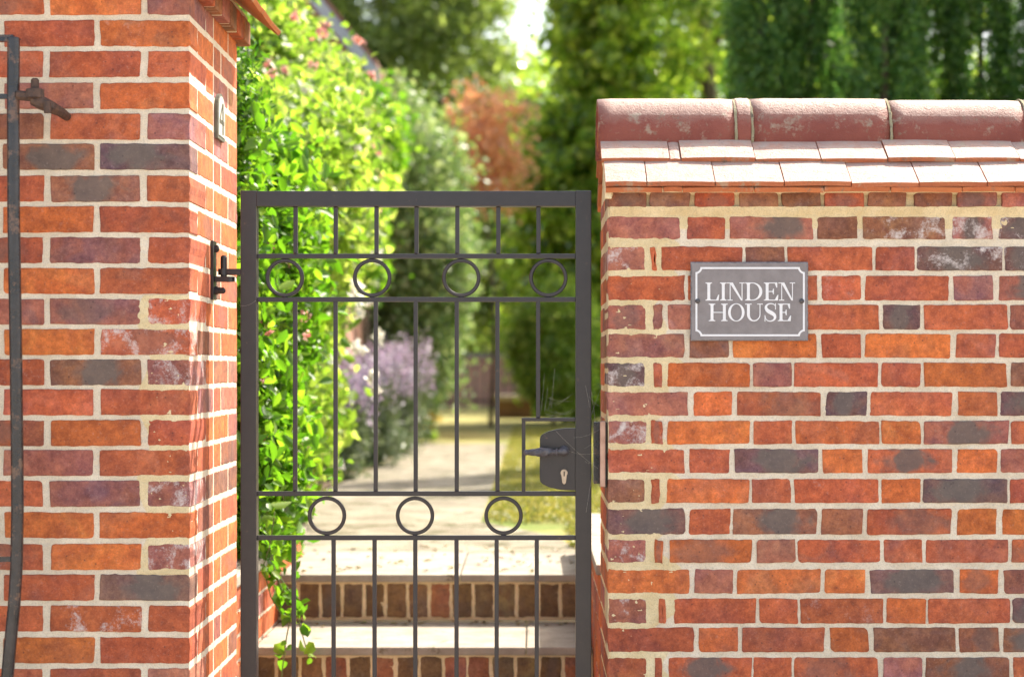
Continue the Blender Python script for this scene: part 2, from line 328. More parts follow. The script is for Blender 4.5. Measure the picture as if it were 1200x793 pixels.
# right wall: every brick of the photo (left px, right px, colour)
RW = [
 (225, 242.5, [(711,757,'B'),(761,808,'B'),(814,860,'R'),(866,911,'B'),(916,961,'B'),(966,1012,'R'),(1017,1061,'B'),(1071,1115,'B'),(1121,1167,'P'),(1173,1220,'P')]),
 (254, 280, [(712,797,'P'),(805,850,'R'),(855,953,'Pk'),(958,1005,'B'),(1011,1108,'Bw'),(1116,1163,'Pwk'),(1171,1270,'Dw')]),
 (289, 317, [(714,756,'Pw'),(763,769,'R'),(775,870,'R'),(874,920,'B'),(923,1023,'R'),(1026,1072,'R'),(1075,1175,'Dwk'),(1178,1225,'Dw')]),
 (323, 352, [(712,802,'R'),(806,852,'R'),(856,958,'R'),(963,1009,'R'),(1014,1112,'R'),(1118,1164,'P'),(1171,1270,'Pk')]),
 (357, 386, [(711,757,'P'),(766,776,'P'),(783,880,'Pk'),(884,932,'R'),(935,1030,'R'),(1035,1079,'D'),(1083,1181,'R'),(1184,1230,'P')]),
 (391, 419, [(712,802,'P'),(808,854,'B'),(859,957,'O'),(963,1009,'R'),(1014,1114,'O'),(1121,1167,'R'),(1171,1270,'R')]),
 (425, 453, [(712,756,'Dw'),(766,776,'R'),(782,879,'O'),(883,928,'P'),(931,1029,'R'),(1033,1079,'R'),(1083,1180,'O'),(1185,1230,'B')]),
 (459, 487, [(712,806,'P'),(813,858,'O'),(864,962,'R'),(968,1016,'D'),(1020,1116,'R'),(1123,1169,'O'),(1173,1272,'Dk')]),
 (493, 520, [(711,758,'Pw'),(763,776,'R'),(782,879,'O'),(883,928,'R'),(932,1031,'O'),(1033,1079,'O'),(1083,1182,'Pk'),(1185,1230,'R')]),
 (526, 554, [(712,802,'R'),(808,855,'R'),(861,959,'Dk'),(964,1011,'O'),(1017,1116,'Rk'),(1122,1169,'O'),(1173,1272,'P')]),
 (561, 589, [(711,756,'B'),(763,773,'R'),(781,878,'O'),(881,927,'R'),(931,1030,'R'),(1033,1079,'O'),(1082,1181,'Dk'),(1184,1230,'R')]),
 (596, 626, [(712,803,'Dk'),(808,856,'R'),(859,958,'Bk'),(963,1011,'B'),(1016,1115,'R'),(1122,1168,'O'),(1175,1273,'O')]),
 (632, 659, [(712,757,'Pw'),(767,777,'O'),(785,881,'O'),(887,932,'P'),(935,1032,'R'),(1036,1081,'R'),(1085,1182,'R'),(1186,1230,'R')]),
 (667, 695, [(712,808,'O'),(814,859,'P'),(864,962,'O'),(967,1014,'O'),(1020,1118,'Dk'),(1125,1170,'O'),(1177,1275,'P')]),
 (701, 730, [(713,758,'Pw'),(772,780,'R'),(790,886,'R'),(890,935,'R'),(938,1035,'R'),(1039,1085,'O'),(1088,1184,'R'),(1187,1233,'D')]),
 (735, 763.5, [(713,813,'R'),(819,865,'O'),(870,966,'R'),(973,1018,'O'),(1024,1120,'B'),(1124,1171,'B'),(1176,1275,'Bk')]),
 (770, 798, [(714,758,'R'),(767,776,'R'),(783,881,'Rk'),(883,928,'R'),(931,1029,'R'),(1035,1081,'P'),(1085,1183,'Bk'),(1188,1233,'R')]),
]
RIGHT_END = 3.4
def yel_right(u, z):
    "fresh yellow mortar near the opening"
    px = VX + (u) * sR
    lim = 792 + 12 * math.sin(z * 23) + 9 * math.sin(z * 61 + 1)
    if z > 1.80: return .75
    return max(0., min(1., (lim - px) / 14))
def rx(px): return (px - VX) / sR
def rz(py): return CAMZ + (VY - py) / sR
def build_right_wall():
    root = empty('brick_wall', (1.8, 4.82, 0), 'long weathered red brick garden wall with clay tiled coping right of the iron gate', 'wall')
    mb = MB(); O = Vector((0, DR, 0)); N = -Y_
    rows = []
    for (y0, y1, bs) in RW: rows.append((rz(y1), rz(y0), [(rx(a), rx(b), c) for a, b, c in bs]))
    z = rows[-1][0]; k = 0
    while z > -.05:
        z1 = z - .0105; z0 = z1 - .0645; bs = []
        u = XR
        if k % 2 == 1: bs = [(u, u + .1, 'P'), (u + .118, u + .142, 'R'), (u + .155, u + .368, rnd.choice(codes_all))]; u += .378; st = 0
        else: bs = [(u, u + .2, rnd.choice(codes_all))]; u += .21; st = 0
        while u < rx(1233): 
            L = .102 if st == 0 else .215
            bs.append((u, u + L, rnd.choice(codes_all))); u += L + .0105; st ^= 1
        rows.append((z0, z1, bs)); z = z0; k += 1
    for ri, (z0, z1, bs) in enumerate(rows):
        bs = list(bs)
        last = bs[-1]; u = last[1] + .0105; st = 1 if (last[1] - last[0]) < .15 else 0
        if ri == 0: st = 0
        while u < RIGHT_END - .12:
            L = .102 if (st == 0 or ri == 0) else .215
            if u + L > RIGHT_END: L = RIGHT_END - u
            bs.append((u, u + L, rnd.choice(codes_all))); u += L + .0105; st ^= 1
        if RIGHT_END - u > .03: bs.append((u, RIGHT_END, 'R'))
        for i, (a, b, c) in enumerate(bs):
            OO = O + (N * .011 if ri == 0 else N * 0)
            near = b < rx(800)
            if i == 0:
                dp = .215 if (b - a) < .15 else .102
                a = XR + rnd.uniform(0, .003)
                brick(mb, OO, X_, N, a, b, z0, z1, c, depth=dp, jit=.0012, keep=-1)
            else:
                brick(mb, OO, X_, N, a, b, z0, z1, c, jit=.0013 if near else .0007)
        # reveal (faces -X)
        y = DR + (.215 if (bs[0][1] - bs[0][0]) < .15 else .102) + .0105; st = 0 if (bs[0][1] - bs[0][0]) < .15 else 1
        while y < DRB - .03:
            L = min(.215 if st else .102, DRB - y)
            brick(mb, Vector((XR, 0, 0)), Y_, -X_, y, y + L, z0, z1, rnd.choice('OORRPB'), jit=.001, dv=.12); y += L + .0105; st ^= 1
        # rear face
        u = XR + .215 if ri % 2 else XR + .102
        brick(mb, Vector((0, DRB, 0)), X_, Y_, XR + .001, u - .0105, z0, z1, 'R')
        while u < RIGHT_END - .2:
            L = .215 if int(u * 7 + ri) % 3 else .102
            brick(mb, Vector((0, DRB, 0)), X_, Y_, u, u + L, z0, z1, rnd.choice(codes_all)); u += L + .0105
    ztop = rows[0][1] + .012
    e = .0045
    mortar_face(mb, O, X_, N, XR + .0015, RIGHT_END - e, -.1, ztop, .0065, yel_right)
    mortar_face(mb, Vector((XR, 0, 0)), Y_, -X_, DR + .0035, DRB - e, -.1, ztop, .01, lambda u, z: .9, rec=.0036, amp=.0002)
    mortar_face(mb, Vector((0, DRB, 0)), X_, Y_, XR + e, RIGHT_END - e, -.1, ztop, .05)
    mortar_face(mb, Vector((RIGHT_END, 0, 0)), Y_, X_, DR + e, DRB - e, -.1, ztop, .05)
    # fillet of mortar under the projecting header course
    fz = rz(246)
    vs = []; fs = []; nseg = 420
    for i in range(nseg + 1):
        u = XR + .006 + (RIGHT_END - XR - .012) * i / nseg; n_ = .0022 * hnoise(u * 2.2, .3) + rnd.uniform(-.0008, .0008)
        vs += [(u, DR - .008 + n_, rz(242.2)), (u, DR - .006 + n_, rz(246) + n_), (u, DR + .0015, rz(252.5) + 1.4 * n_)]
    for i in range(nseg): fs += [(3 * i, 3 * i + 1, 3 * i + 4, 3 * i + 3), (3 * i + 1, 3 * i + 2, 3 * i + 5, 3 * i + 4)]
    mb.add(vs, [f[::-1] for f in fs], 1, fx=(.8, 0, 0))
    mb.build('brickwork', [M['brick'], M['mortar']], root)
    # ---- tile coping
    th = R(29.6); ct, stn = math.cos(th), math.sin(th); yc = (DR + DRB) / 2
    def slope_tile(mb, side, u0, u1, y_e, z_e, length, t=.0125, j=1.0, mi=0):
        "tile whose lower front edge (bottom) sits at y_e,z_e on the front (side=1) slope"
        dz = rnd.uniform(-.0018, .0018) * j; a = rnd.uniform(-.007, .007) * j; yo = rnd.uniform(-.003, .003) * j
        bm = bmesh.new(); nseg = 6
        rowsv = []
        for k in range(5):
            l = length * k / 4; cam_ = .0035 * math.sin(math.pi * k / 4)
            for top in (0, 1):
                r = []
                for i in range(nseg + 1):
                    f = i / nseg; u = u0 + (u1 - u0) * f
                    hz = .0014 * math.sin(math.pi * f) + a * (u - (u0 + u1) / 2) + rnd.uniform(-.0002, .0002)
                    y = l * ct - (top * t + cam_) * stn; z = l * stn + (top * t + cam_) * ct + hz + dz
                    yy = y_e + yo + y if side > 0 else 2 * yc - (y_e + yo + y)
                    r.append(bm.verts.new((u, yy, z_e + z)))
                rowsv.append(r)
        def q(a, b, c, d):
            try: bm.faces.new((a, b, c, d))
            except ValueError: pass
        for k in range(4):
            B0, T0, B1, T1 = rowsv[2 * k], rowsv[2 * k + 1], rowsv[2 * k + 2], rowsv[2 * k + 3]
            for i in range(nseg):
                q(T0[i], T0[i + 1], T1[i + 1], T1[i]); q(B0[i + 1], B0[i], B1[i], B1[i + 1])
            q(B0[0], T0[0], T1[0], B1[0]); q(T0[-1], B0[-1], B1[-1], T1[-1])
        for i in range(nseg):
            q(rowsv[0][i], rowsv[0][i + 1], rowsv[1][i + 1], rowsv[1][i]); q(rowsv[8][i + 1], rowsv[8][i], rowsv[9][i], rowsv[9][i + 1])
        bmesh.ops.recalc_face_normals(bm, faces=bm.faces)
        bm.verts.index_update()
        mb.add([v.co[:] for v in bm.verts], [[v.index for v in f.verts] for f in bm.faces], mi, fx=(rnd.random(), 0, 0)); bm.free()
    mb = MB()
    def px2x(px, D): return (px - VX) * D / F
    ye, ze = 4.525, 1.905
    low = [709, 758, 838, 919, 998, 1077, 1157]; up = [704.5, 785, 798, 885, 962, 1040, 1119, 1195]
    g = .0985
    def course(edges, D, y_e, z_e, ln, mi=0, mirror=True, j=1.0):
        xs = [px2x(p, D) for p in edges]
        while xs[-1] < RIGHT_END: xs.append(xs[-1] + .1735 + rnd.uniform(-.001, .001))
        for a, b in zip(xs, xs[1:]):
            slope_tile(mb, 1, a + .0012, b - .0014, y_e, z_e, ln, mi=mi, j=j)
        if mirror:
            for a, b in zip(xs, xs[1:]): slope_tile(mb, -1, a + .0012, b - .0014, y_e, z_e, ln, mi=mi, j=j)
    und = [709.5, 777, 800, 884, 966, 1044, 1128, 1190]
    course(und, ye, ye + .006, ze - .0135, .12, mi=1, j=.6)
    course(low, ye, ye, ze, .25)
    course(up, ye + g, ye + g - .001, ze + .0715, .25)
    course([702, 740] + [740 + 79 * k for k in range(1, 7)], ye + 2 * g, ye + 2 * g, ze + .143, .10, j=.5)
    tc = mb.build('tile_coping', [M['tile'], M['undertile']], root)
    # gable end and core under the tiles
    mb = MB()
    zr = 2.052
    prof = [(DR - .03, ze + .004), (yc, zr + .045), (2 * yc - DR + .03, ze + .004), (2 * yc - DR + .03, ztop - .02), (DR - .004, ztop - .02)]
    vs = [(px2x(709, ye) + .012, y, z) for y, z in prof] + [(RIGHT_END - .01, y, z) for y, z in prof]
    mb.add(vs, [(0, 1, 2, 3, 4), (9, 8, 7, 6, 5)] + [(i, i + 5, (i + 1) % 5 + 5, (i + 1) % 5) for i in range(5)], 0, fx=(1, 0, 0))
    # verge pointing: lumps of mortar at the gable end
    for i in range(26):
        f = i / 25; y = ye + .02 + (yc - ye - .02) * f; z = ze + .0 + (zr + .02 - ze) * f
        mb.box(px2x(709, ye) + .002, px2x(709, ye) + .02, y - .008, y + .008, z - .03, z + .006, .003, jit=.003, fx=(1, 0, 0))
    mb.build('gable_mortar', [M['mortar']], root)
    # ridge tiles
    segs = [(699.5, 856.5, 0, 0), (858.5, 875.5, .0008, 1), (877, 1034, .0005, 0), (1036.5, 1191, -.004, 0), (1194, 1352, -.002, 0), (1354, 1512, -.003, 0), (1514, 1672, -.002, 0), (1674, 1832, 0, 0), (1834, 1960, 0, 0)]
    Rr = .118
    for (a, b, dz, sh) in segs:
        x0, x1 = px2x(a, yc), px2x(b, yc); mb = MB(); n = 22; m = 10
        vs = []
        for i in range(m + 1):
            x = x0 + (x1 - x0) * i / m
            fl = .002 * (1 if i in (0, m) else 0)
            for k in range(n + 1):
                t_ = math.pi * (-.105 + 1.21 * k / n); rr = Rr - fl + rnd.uniform(-.0004, .0004)
                sag = -.0022 * (x - x0)
                vs.append((x, yc - rr * math.cos(t_) * .94, 2.052 + dz + sag + rr * math.sin(t_)))
            for k in range(n + 1):
                t_ = math.pi * (-.105 + 1.21 * k / n); rr = Rr - .014
                vs.append((x, yc - rr * math.cos(t_) * .94, 2.052 + dz + rr * math.sin(t_)))
        W_ = 2 * (n + 1); fs = []
        for i in range(m):
            for k in range(n):
                p = i * W_ + k; fs.append((p, p + 1, p + W_ + 1, p + W_)); p += n + 1; fs.append((p + 1, p, p + W_, p + W_ + 1))
            p = i * W_; fs += [(p, p + W_, p + W_ + n + 1, p + n + 1), (p + n, p + n + n + 1, p + W_ + n + n + 1, p + W_ + n)]
        for k in range(n):
            fs.append((k, k + n + 1, k + n + 2, k + 1)); p = m * W_ + k; fs.append((p, p + 1, p + n + 2, p + n + 1))
        mb.add(vs, fs, 0, fx=(rnd.random() * .5, 0, 0))
        mb.build('ridge_tile', [M['ridge']], root, True)
    # bedding mortar below and between the ridge tiles
    mb = MB()
    for side in (1, -1):
        nseg = 500; vs = []
        for i in range(nseg + 1):
            u = px2x(701, yc) + .004 + (RIGHT_END - px2x(701, yc)) * i / nseg; n_ = .003 * hnoise(u * 2.5, side) + rnd.uniform(-.0018, .0018)
            for (dy, z) in ((-.100, 2.046), (-.112 - n_, 2.034), (-.113 - n_, 2.022 + n_), (-.09, 2.015)):
                vs.append((u, yc + dy * side, z))
        fs = [(4 * i + k, 4 * i + k + 1, 4 * i + k + 5, 4 * i + k + 4) for i in range(nseg) for k in range(3)]
        mb.add(vs, fs if side < 0 else [f[::-1] for f in fs])
    for px in (857.5, 876.2, 1035.3, 1192.6, 1353, 1513, 1673, 1833):
        x = px2x(px, yc)
        vs = []
        for xo in (-.0045, -.003, .003, .0045):
            for k in range(23):
                t_ = math.pi * (-.04 + 1.08 * k / 22); rr = Rr + (.0012 if abs(xo) < .004 else -.004) + rnd.uniform(-.0018, .0016)
                vs.append((x + xo + rnd.uniform(-.001, .001), yc - rr * math.cos(t_) * .94, 2.0515 - .002 + rr * math.sin(t_)))
        mb.add(vs, [(i * 23 + k, i * 23 + k + 1, (i + 1) * 23 + k + 1, (i + 1) * 23 + k) for i in range(3) for k in range(22)])
    mb.build('ridge_bedding', [M['moss']], root)
    return root
build_right_wall()

# ---- left pier
LEFT_END = -2.6
LROW = 'ROP RO RRR PO BRP BkDk RBkR OR RPR OR PPRw ORw RBkPw RR ROR PR RPPw OO ROPw RDk RRwR OR RRP'.split()
def lx(px): return (px - VX) / sL
def split_codes(s):
    out = []
    for ch in s:
        if ch.isupper(): out.append(ch)
        else: out[-1] += ch
    return out
def build_left_pier():
    root = empty('brick_pier', (-1.7, 4.72, 0), 'tall red brick pier with sunlit side carrying the hinges, left of the iron gate', 'pier')
    mb = MB(); O = Vector((0, DL, 0)); N = -Y_
    ytops = [-13, 24, 60, 97, 133, 168.5, 206, 242, 278, 314, 350, 385.5, 421, 456, 492, 527, 563, 600, 637, 673, 709.5, 746.5, 783]
    rows = [(CAMZ + (VY - y - 30.3) / sL, CAMZ + (VY - y) / sL, split_codes(c), i % 2) for i, (y, c) in enumerate(zip(ytops, LROW))]
    z = rows[-1][0]; k = 1
    while z > -.05:
        rows.append((z - .0755, z - .0115, [rnd.choice(codes_all) for _ in range(3)], k % 2)); z -= .0755; k += 1
    z = rows[0][1]; k = 1
    rows.insert(0, (z + .0115, z + .0755, list('PRR'), 1))
    for (z0, z1, cs, typ) in rows:
        if typ == 0: edges = [(173, 221, cs[-1]), (58.5, 164.5, cs[1] if len(cs) > 2 else 'R'), (-50, 50.5, cs[0])]; u = lx(-58); 
        else: edges = [(117, 221, cs[-1]), (4, 109.5, cs[0])]; u = lx(-3)
        for i, (a, b, c) in enumerate(edges):
            a, b = lx(a + rnd.uniform(-1, 1)), lx(b + rnd.uniform(-1, 1))
            if i == 0: brick(mb, O, X_, N, a, XL + .0007, z0, z1, c, depth=.215 if typ == 0 else .102, jit=.0009, keep=1)
            else: brick(mb, O, X_, N, a, b, z0, z1, c)
        while u > LEFT_END + .05:
            L = min(.218, u - LEFT_END); brick(mb, O, X_, N, u - L, u, z0, z1, rnd.choice(codes_all)); u -= L + .018
        # reveal
        y = DL + (.215 if typ == 0 else .102) + .0105; st = typ
        while y < DLB - .03:
            L = min(.215 if st else .102, DLB - y)
            if DLB - (y + L) < .04: L = DLB - y
            brick(mb, Vector((XL, 0, 0)), Y_, X_, y, y + L, z0, z1, rnd.choice('OOORRPB'), jit=.001, dv=.12); y += L + .0105; st ^= 1
        u = XL - .001; st = typ
        while u > LEFT_END + .2:
            L = .215 if st else .102; brick(mb, Vector((0, DLB, 0)), X_, Y_, u - L, u, z0, z1, rnd.choice(codes_all)); u -= L + .0105; st = 1
    ztop = rows[0][1] + .01
    def yl(u, z):
        px = VX + u * sL; py = VY - (z - CAMZ) * sL
        lim = 163 + 8 * math.sin(z * 31)
        v = max(0., min(1., (px - lim) / 8)) if 345 < py < 672 else 0
        return v
    e = .0045
    mortar_face(mb, O, X_, N, LEFT_END + e, XL - .001, -.1, ztop, .0065, yl)
    mortar_face(mb, Vector((XL, 0, 0)), Y_, X_, DL + .0035, DLB - e, -.1, ztop, .009, rec=.0009, amp=.0002)
    mortar_face(mb, Vector((0, DLB, 0)), X_, Y_, LEFT_END + e, XL - e, -.1, ztop, .05)
    mortar_face(mb, Vector((LEFT_END, 0, 0)), Y_, -X_, DL + e, DLB - e, -.1, ztop, .05)
    # corbel course
    zc0 = 2.365; mbm = mb
    y = DL - .03; 
    while y < DLB + .03:
        L = .102; brick(mb, Vector((XL + .03, 0, 0)), Y_, X_, y, y + L, zc0, zc0 + .065, rnd.choice('BBPDR'), depth=.08); y += L + .011
    u = XL + .03
    while u > LEFT_END:
        brick(mb, Vector((0, DL - .03, 0)), X_, -Y_, u - .102, u, zc0, zc0 + .065, rnd.choice('BPR')); u -= .113
    mb.box(LEFT_END, XL + .026, DL - .026, DLB + .026, zc0 + .001, zc0 + .078, .002, mi=1)
    mb.build('brickwork', [M['brick'], M['mortar']], root)
    # tiled cap: eave on the gate side
    mb = MB()
    zt = 2.40; th = R(38)
    for lay, (xo, zo, gx) in enumerate(((-.722, zt, 0), (-.735, zt + .014, .04), (-.82, zt + .085, 0), (-.92, zt + .165, .05))):
        y = DL - .08 - gx
        while y < DLB + .05:
            L = min(.165, DLB + .055 - y)
            Mx = Matrix.Translation((xo, y + L / 2, zo)) @ Matrix.Rotation(th, 4, 'Y') @ Matrix.Rotation(rnd.uniform(-.02, .02), 4, 'X')
            mb.box(-.22, 0, -L / 2 + .001, L / 2 - .001, -.0065, .0065, .0015, mi=1 if lay < 2 else 0, M=Mx, fx=(rnd.random(), 0, 0)); y += L
        for yy in ():
            pass
    # front, rear and left slopes as overlapping tile strips
    for xs in np.arange(LEFT_END, -.95, .165):
        for r_ in range(3):
            for sgn, yb in ((1, DL - .07), (-1, DLB + .07)):
                Mx = Matrix.Translation((xs + .083, yb + sgn * .085 * r_, zt + .012 + .08 * r_)) @ Matrix.Rotation(sgn * th, 4, 'X')
                mb.box(-.081, .081, 0 if sgn > 0 else -.2, .2 if sgn > 0 else 0, -.006, .006, .0015, M=Mx, fx=(rnd.random(), 0, 0))
    mb.box(LEFT_END + .05, -1.0, DL + .12, DLB - .12, zt + .03, zt + .26, .01, fx=(.5, 0, 0))
    mb.build('tile_cap', [M['tile'], M['undertile']], root)
build_left_pier()

# ------------------------------------------------------------------ steps and flanking walls
GZ = .735
ZR_, ZL_ = .89, .806
def step_riser(mb, y, z0, z1, x0, x1):
    "soldier/brick-on-edge riser facing the camera"
    x = x0
    while x < x1 - .02:
        w_ = min(.0655, x1 - x)
        brick(mb, Vector((0, y, 0)), X_, -Y_, x, x + w_, z0, z1, rnd.choice('NNNNBN'), jit=.0016); x += .0755
    mortar_face(mb, Vector((0, y, 0)), X_, -Y_, x0, x1, z0 - .01, z1 + .03, .012, lambda u, z: .9 if z > z1 - .004 else .6)
def build_steps():
    root = empty('garden_steps', (-.34, 5.8, 0), 'pale stone slab steps with brown brick risers climbing behind the iron gate', 'steps')
    ys = [6.2, 5.66, 5.34, 5.10]; zs = [.735, .569, .403, .22]
    for i, (y, z) in enumerate(zip(ys, zs)):
        mb = MB(); step_riser(mb, y, zs[i] - .150, zs[i] - .034, -.88, .19)
        mb.build('riser', [M['brick'], M['mortar']], root)
        yb = ys[i - 1] if i else 6.95
        mb = MB()
        x = -.879
        for xe in ((-.25, .188) if i % 2 == 0 else (-.02, .188)):
            nx, ny = 40, 14; vs = []; xa, xb = x + .002, xe - .002
            mb.box(x + .002, xe - .002, y - .018, yb - (.001 if i else 0), z - .026, z, .005, jit=.0008); x = xe
        mb.build('tread', [M['stone']], root)
build_steps()
def flank(name, label, X, sgn, y0, y1, top, tk, cope):
    root = empty(name, (X, (y0 + y1) / 2, 0), label, 'wall')
    mb = MB(); Nn = X_ * sgn; z = top - .075; k = 0
    while z > -.02:
        y = y0 - (.11 if k % 2 else 0); k += 1
        while y < y1 - .02:
            a = max(y, y0); b = min(y + .215, y1)
            if b - a > .02: brick(mb, Vector((X, 0, 0)), Y_, Nn, a, b, z, z + .0645, rnd.choice('OORRP'))
            y += .2255
        z -= .075
    mortar_face(mb, Vector((X, 0, 0)), Y_, Nn, y0, y1, -.05, top, .015)
    xa, xb = sorted((X - sgn * .008, X - sgn * tk)); mb.box(xa, xb, y0, y1, -.05, top - .002, .001, mi=1)
    mb.build('brickwork', [M['brick'], M['mortar']], root)
    mb = MB(); xa, xb = sorted((X + sgn * .012, X - sgn * (tk + .01))); y = y0
    while y < y1 - .05:
        b = min(y + .45, y1 + .01); mb.box(xa, xb, y + .002, b - .002, top + .001, top + cope, .006, jit=.001); y = b
    mb.build('coping', [M['stone']], root)
flank('low_wall', 'low sunlit brick wall with stone coping along the left side of the steps', -.88, 1, 5.085, 6.9, .80, .22, .035)
flank('low_wall', 'low brick wall in a narrow strip between the gate and the right-hand wall, beside the steps', XR, -1, 5.075, 6.9, .86, .22, .03)

# ------------------------------------------------------------------ iron gate
def gp(x, y, D=DG): return P(x, y, D)
def gx(x): return (x - VX) / sG
def gz(y): return CAMZ + (VY - y) / sG
def ring(mb, cx, cy, cz, ro, ri, d, n=48):
    vs = []; fs = []; prof = []
    b = .0018
    pr = [(ri + b, -d), (ro - b, -d), (ro, -d + b), (ro, d - b), (ro - b, d), (ri + b, d), (ri, d - b), (ri, -d + b)]
    m = len(pr)
    for i in range(n):
        a = 2 * math.pi * i / n
        for (r, y) in pr: vs.append((cx + r * math.cos(a), cy + y, cz + r * math.sin(a)))
    for i in range(n):
        for k in range(m): fs.append((i * m + k, ((i + 1) % n) * m + k, ((i + 1) % n) * m + (k + 1) % m, i * m + (k + 1) % m))
    mb.add(vs, fs)
def weld(mb, x, y, z, r=.005):
    "small weld bead"
    bm = bmesh.new(); bmesh.ops.create_icosphere(bm, subdivisions=2, radius=r)
    for v in bm.verts: v.co = Vector((x, y, z)) + Vector((v.co.x * 1.25, v.co.y * 1.3, v.co.z * .7))
    bm.verts.index_update(); mb.add([v.co[:] for v in bm.verts], [[v.index for v in f.verts] for f in bm.faces]); bm.free()
def build_gate():
    root = empty('iron_gate', (gx(488), DG, .0), 'dark painted iron garden gate with two rows of rings between brick pier and wall', 'gate')
    zb = .10; hd = .020
    it = M['iron']
    for (a, b) in ((283.2, 301.8), (674.3, 692.8)):
        mb = MB(); mb.box(gx(a), gx(b), DG - hd, DG + hd, zb, gz(224.2), .0022); mb.build('stile', it, root)
    x0, x1 = gx(301.8) - .001, gx(674.3) + .001
    mb = MB(); mb.box(x0, x1, DG - hd + .001, DG + hd - .001, gz(242.6), gz(224.8), .0022); mb.build('rail', it, root)
    mb = MB(); mb.box(x0, x1, DG - hd + .001, DG + hd - .001, zb + .0005, zb + .04, .002); mb.build('rail', it, root)
    hb = .0062
    for yy in (300.2, 351, 578, 629.6):
        mb = MB(); mb.box(x0, x1, DG - hb, DG + hb, gz(yy) - hb, gz(yy) + hb, .0014); mb.build('rail', it, root)
    hv = .0056
    def bar(x, ya, yb, xt=None):
        mb = MB(); X = gx(x); mb.box(X - hv, X + hv, DG - hv, DG + hv, gz(yb), gz(ya), .0013)
        if yb < 640: weld(mb, X, DG - .002, gz(yb) + .001)
        mb.build('bar', it, root)
    for x in (346.5, 393.6, 441.3, 488.2, 536, 584, 631): bar(x, 242.4, 297.6)
    for x in (346, 393.3, 440.4, 487.2, 535.3, 583): bar(x, 353.6, 575.4)
    bar(630.6, 353.6, 489.4)
    for x in (344.3, 391, 439, 486.7, 535, 582, 629): bar(x, 632.2, (CAMZ - zb - .04) * sG + VY)
    for x in (333.8, 436.2, 540.6, 642.6):
        mb = MB(); ring(mb, gx(x), DG, gz(325.6), .0505, .0408, .0058); weld(mb, gx(x), DG, gz(348.6), .0055)
        mb.build('ring', it, root)
    for x in (383.2, 486.4, 590.1):
        mb = MB(); ring(mb, gx(x), DG, gz(603.8), .0505, .0408, .0058); weld(mb, gx(x), DG, gz(626.8), .0055)
        mb.build('ring', it, root)
    # bars framing the lock
    mb = MB(); mb.box(gx(611.2), x1, DG - .005, DG + .005, gz(493.4), gz(489.2), .001); mb.build('rail', it, root)
    mb = MB(); mb.box(gx(611.4), gx(615.8), DG - .0048, DG + .0048, gz(575.4), gz(493.4), .001); mb.build('bar', it, root)
    # lock case
    pts = [(674.4, 501.3), (664, 501.3), (654, 502.4), (643, 505), (636, 508.4), (633.4, 511), (632.6, 514), (632.4, 560), (633.2, 563.5), (636, 566.5), (643, 570), (654, 572.8), (664, 573.8), (674.4, 574)]
    def extr(pts, ya, yb, bev, mat, name, par, mi=0):
        bm = bmesh.new(); fv = [bm.verts.new((gx(a), ya, gz(b))) for a, b in pts]; f = bm.faces.new(fv)
        r = bmesh.ops.extrude_face_region(bm, geom=[f]); 
        for v in [e for e in r['geom'] if isinstance(e, bmesh.types.BMVert)]: v.co.y = yb
        bmesh.ops.recalc_face_normals(bm, faces=bm.faces)
        if bev: bmesh.ops.bevel(bm, geom=[e for e in bm.edges if abs(e.verts[0].co.y - e.verts[1].co.y) < 1e-5], offset=bev, segments=2, affect='EDGES')
        m = MB(); bm.verts.index_update(); m.add([v.co[:] for v in bm.verts], [[v.index for v in f.verts] for f in bm.faces]); bm.free()
        return m.build(name, mat, par)
    lock = extr(pts, DG - .019, DG + .019, .003, it, 'lock_case', root)
    # escutcheon, cylinder and keyhole
    el = [(661 + 6.2 * math.cos(a), 556.5 + 11 * math.sin(a)) for a in np.linspace(0, 2 * math.pi, 28, endpoint=False)]
    extr(el, DG - .0225, DG - .0185, .0015, it, 'escutcheon', lock)
    cyl = [(660.8 + 4.1 * math.cos(a), 553.2 + 4.1 * math.sin(a)) for a in np.linspace(.35 * math.pi + .5 * math.pi, 2.65 * math.pi - .35 * math.pi + .0 * math.pi, 22)]
    cyl = [(660.8 + 4.1 * math.cos(a), 553.2 + 4.1 * math.sin(a)) for a in np.linspace(math.pi * .78, math.pi * 2.22, 22)]
    cyl += [(663, 564.5), (661.6, 566.2), (660.2, 566.2), (658.8, 564.5)]
    extr(cyl, DG - .0265, DG - .022, .0006, M['brass'], 'lock_cylinder', lock)
    mb = MB(); mb.box(gx(660.3), gx(661.5), DG - .0272, DG - .026, gz(557), gz(551.4), .0001); mb.build('keyhole', M['dark'], lock)
    # lever handle: rose, neck and twisted grip
    mb = MB()
    mb.tube([(gx(661), DG - .018, gz(527.6)), (gx(661), DG - .024, gz(527.6)), (gx(661), DG - .027, gz(527.6))], [.014, .0138, .011], 24)
    mb.tube([(gx(661), DG - .022, gz(527.6)), (gx(661), DG - .058, gz(527.6)), (gx(661), DG - .061, gz(527.6))], [.0085, .0085, .005], 16)
    prof = [(665, 2.4), (663.5, 3.7), (659, 3.9), (655, 3.0), (653.6, 2.7), (652.8, 4.3), (651.4, 4.5), (650.6, 2.9), (649, 2.8), (646, 3.9), (641, 4.9), (635, 5.1), (629, 4.6), (623, 3.6), (618.5, 2.7), (617.6, 3.4), (615.5, 3.4), (614, 2.2), (613.6, .6)]
    path = []; rad = []
    for i in range(len(prof) - 1):
        for k in range(4):
            f = k / 4; path.append(prof[i][0] * (1 - f) + prof[i + 1][0] * f); rad.append(prof[i][1] * (1 - f) + prof[i + 1][1] * f)
    n = 20; vs = []
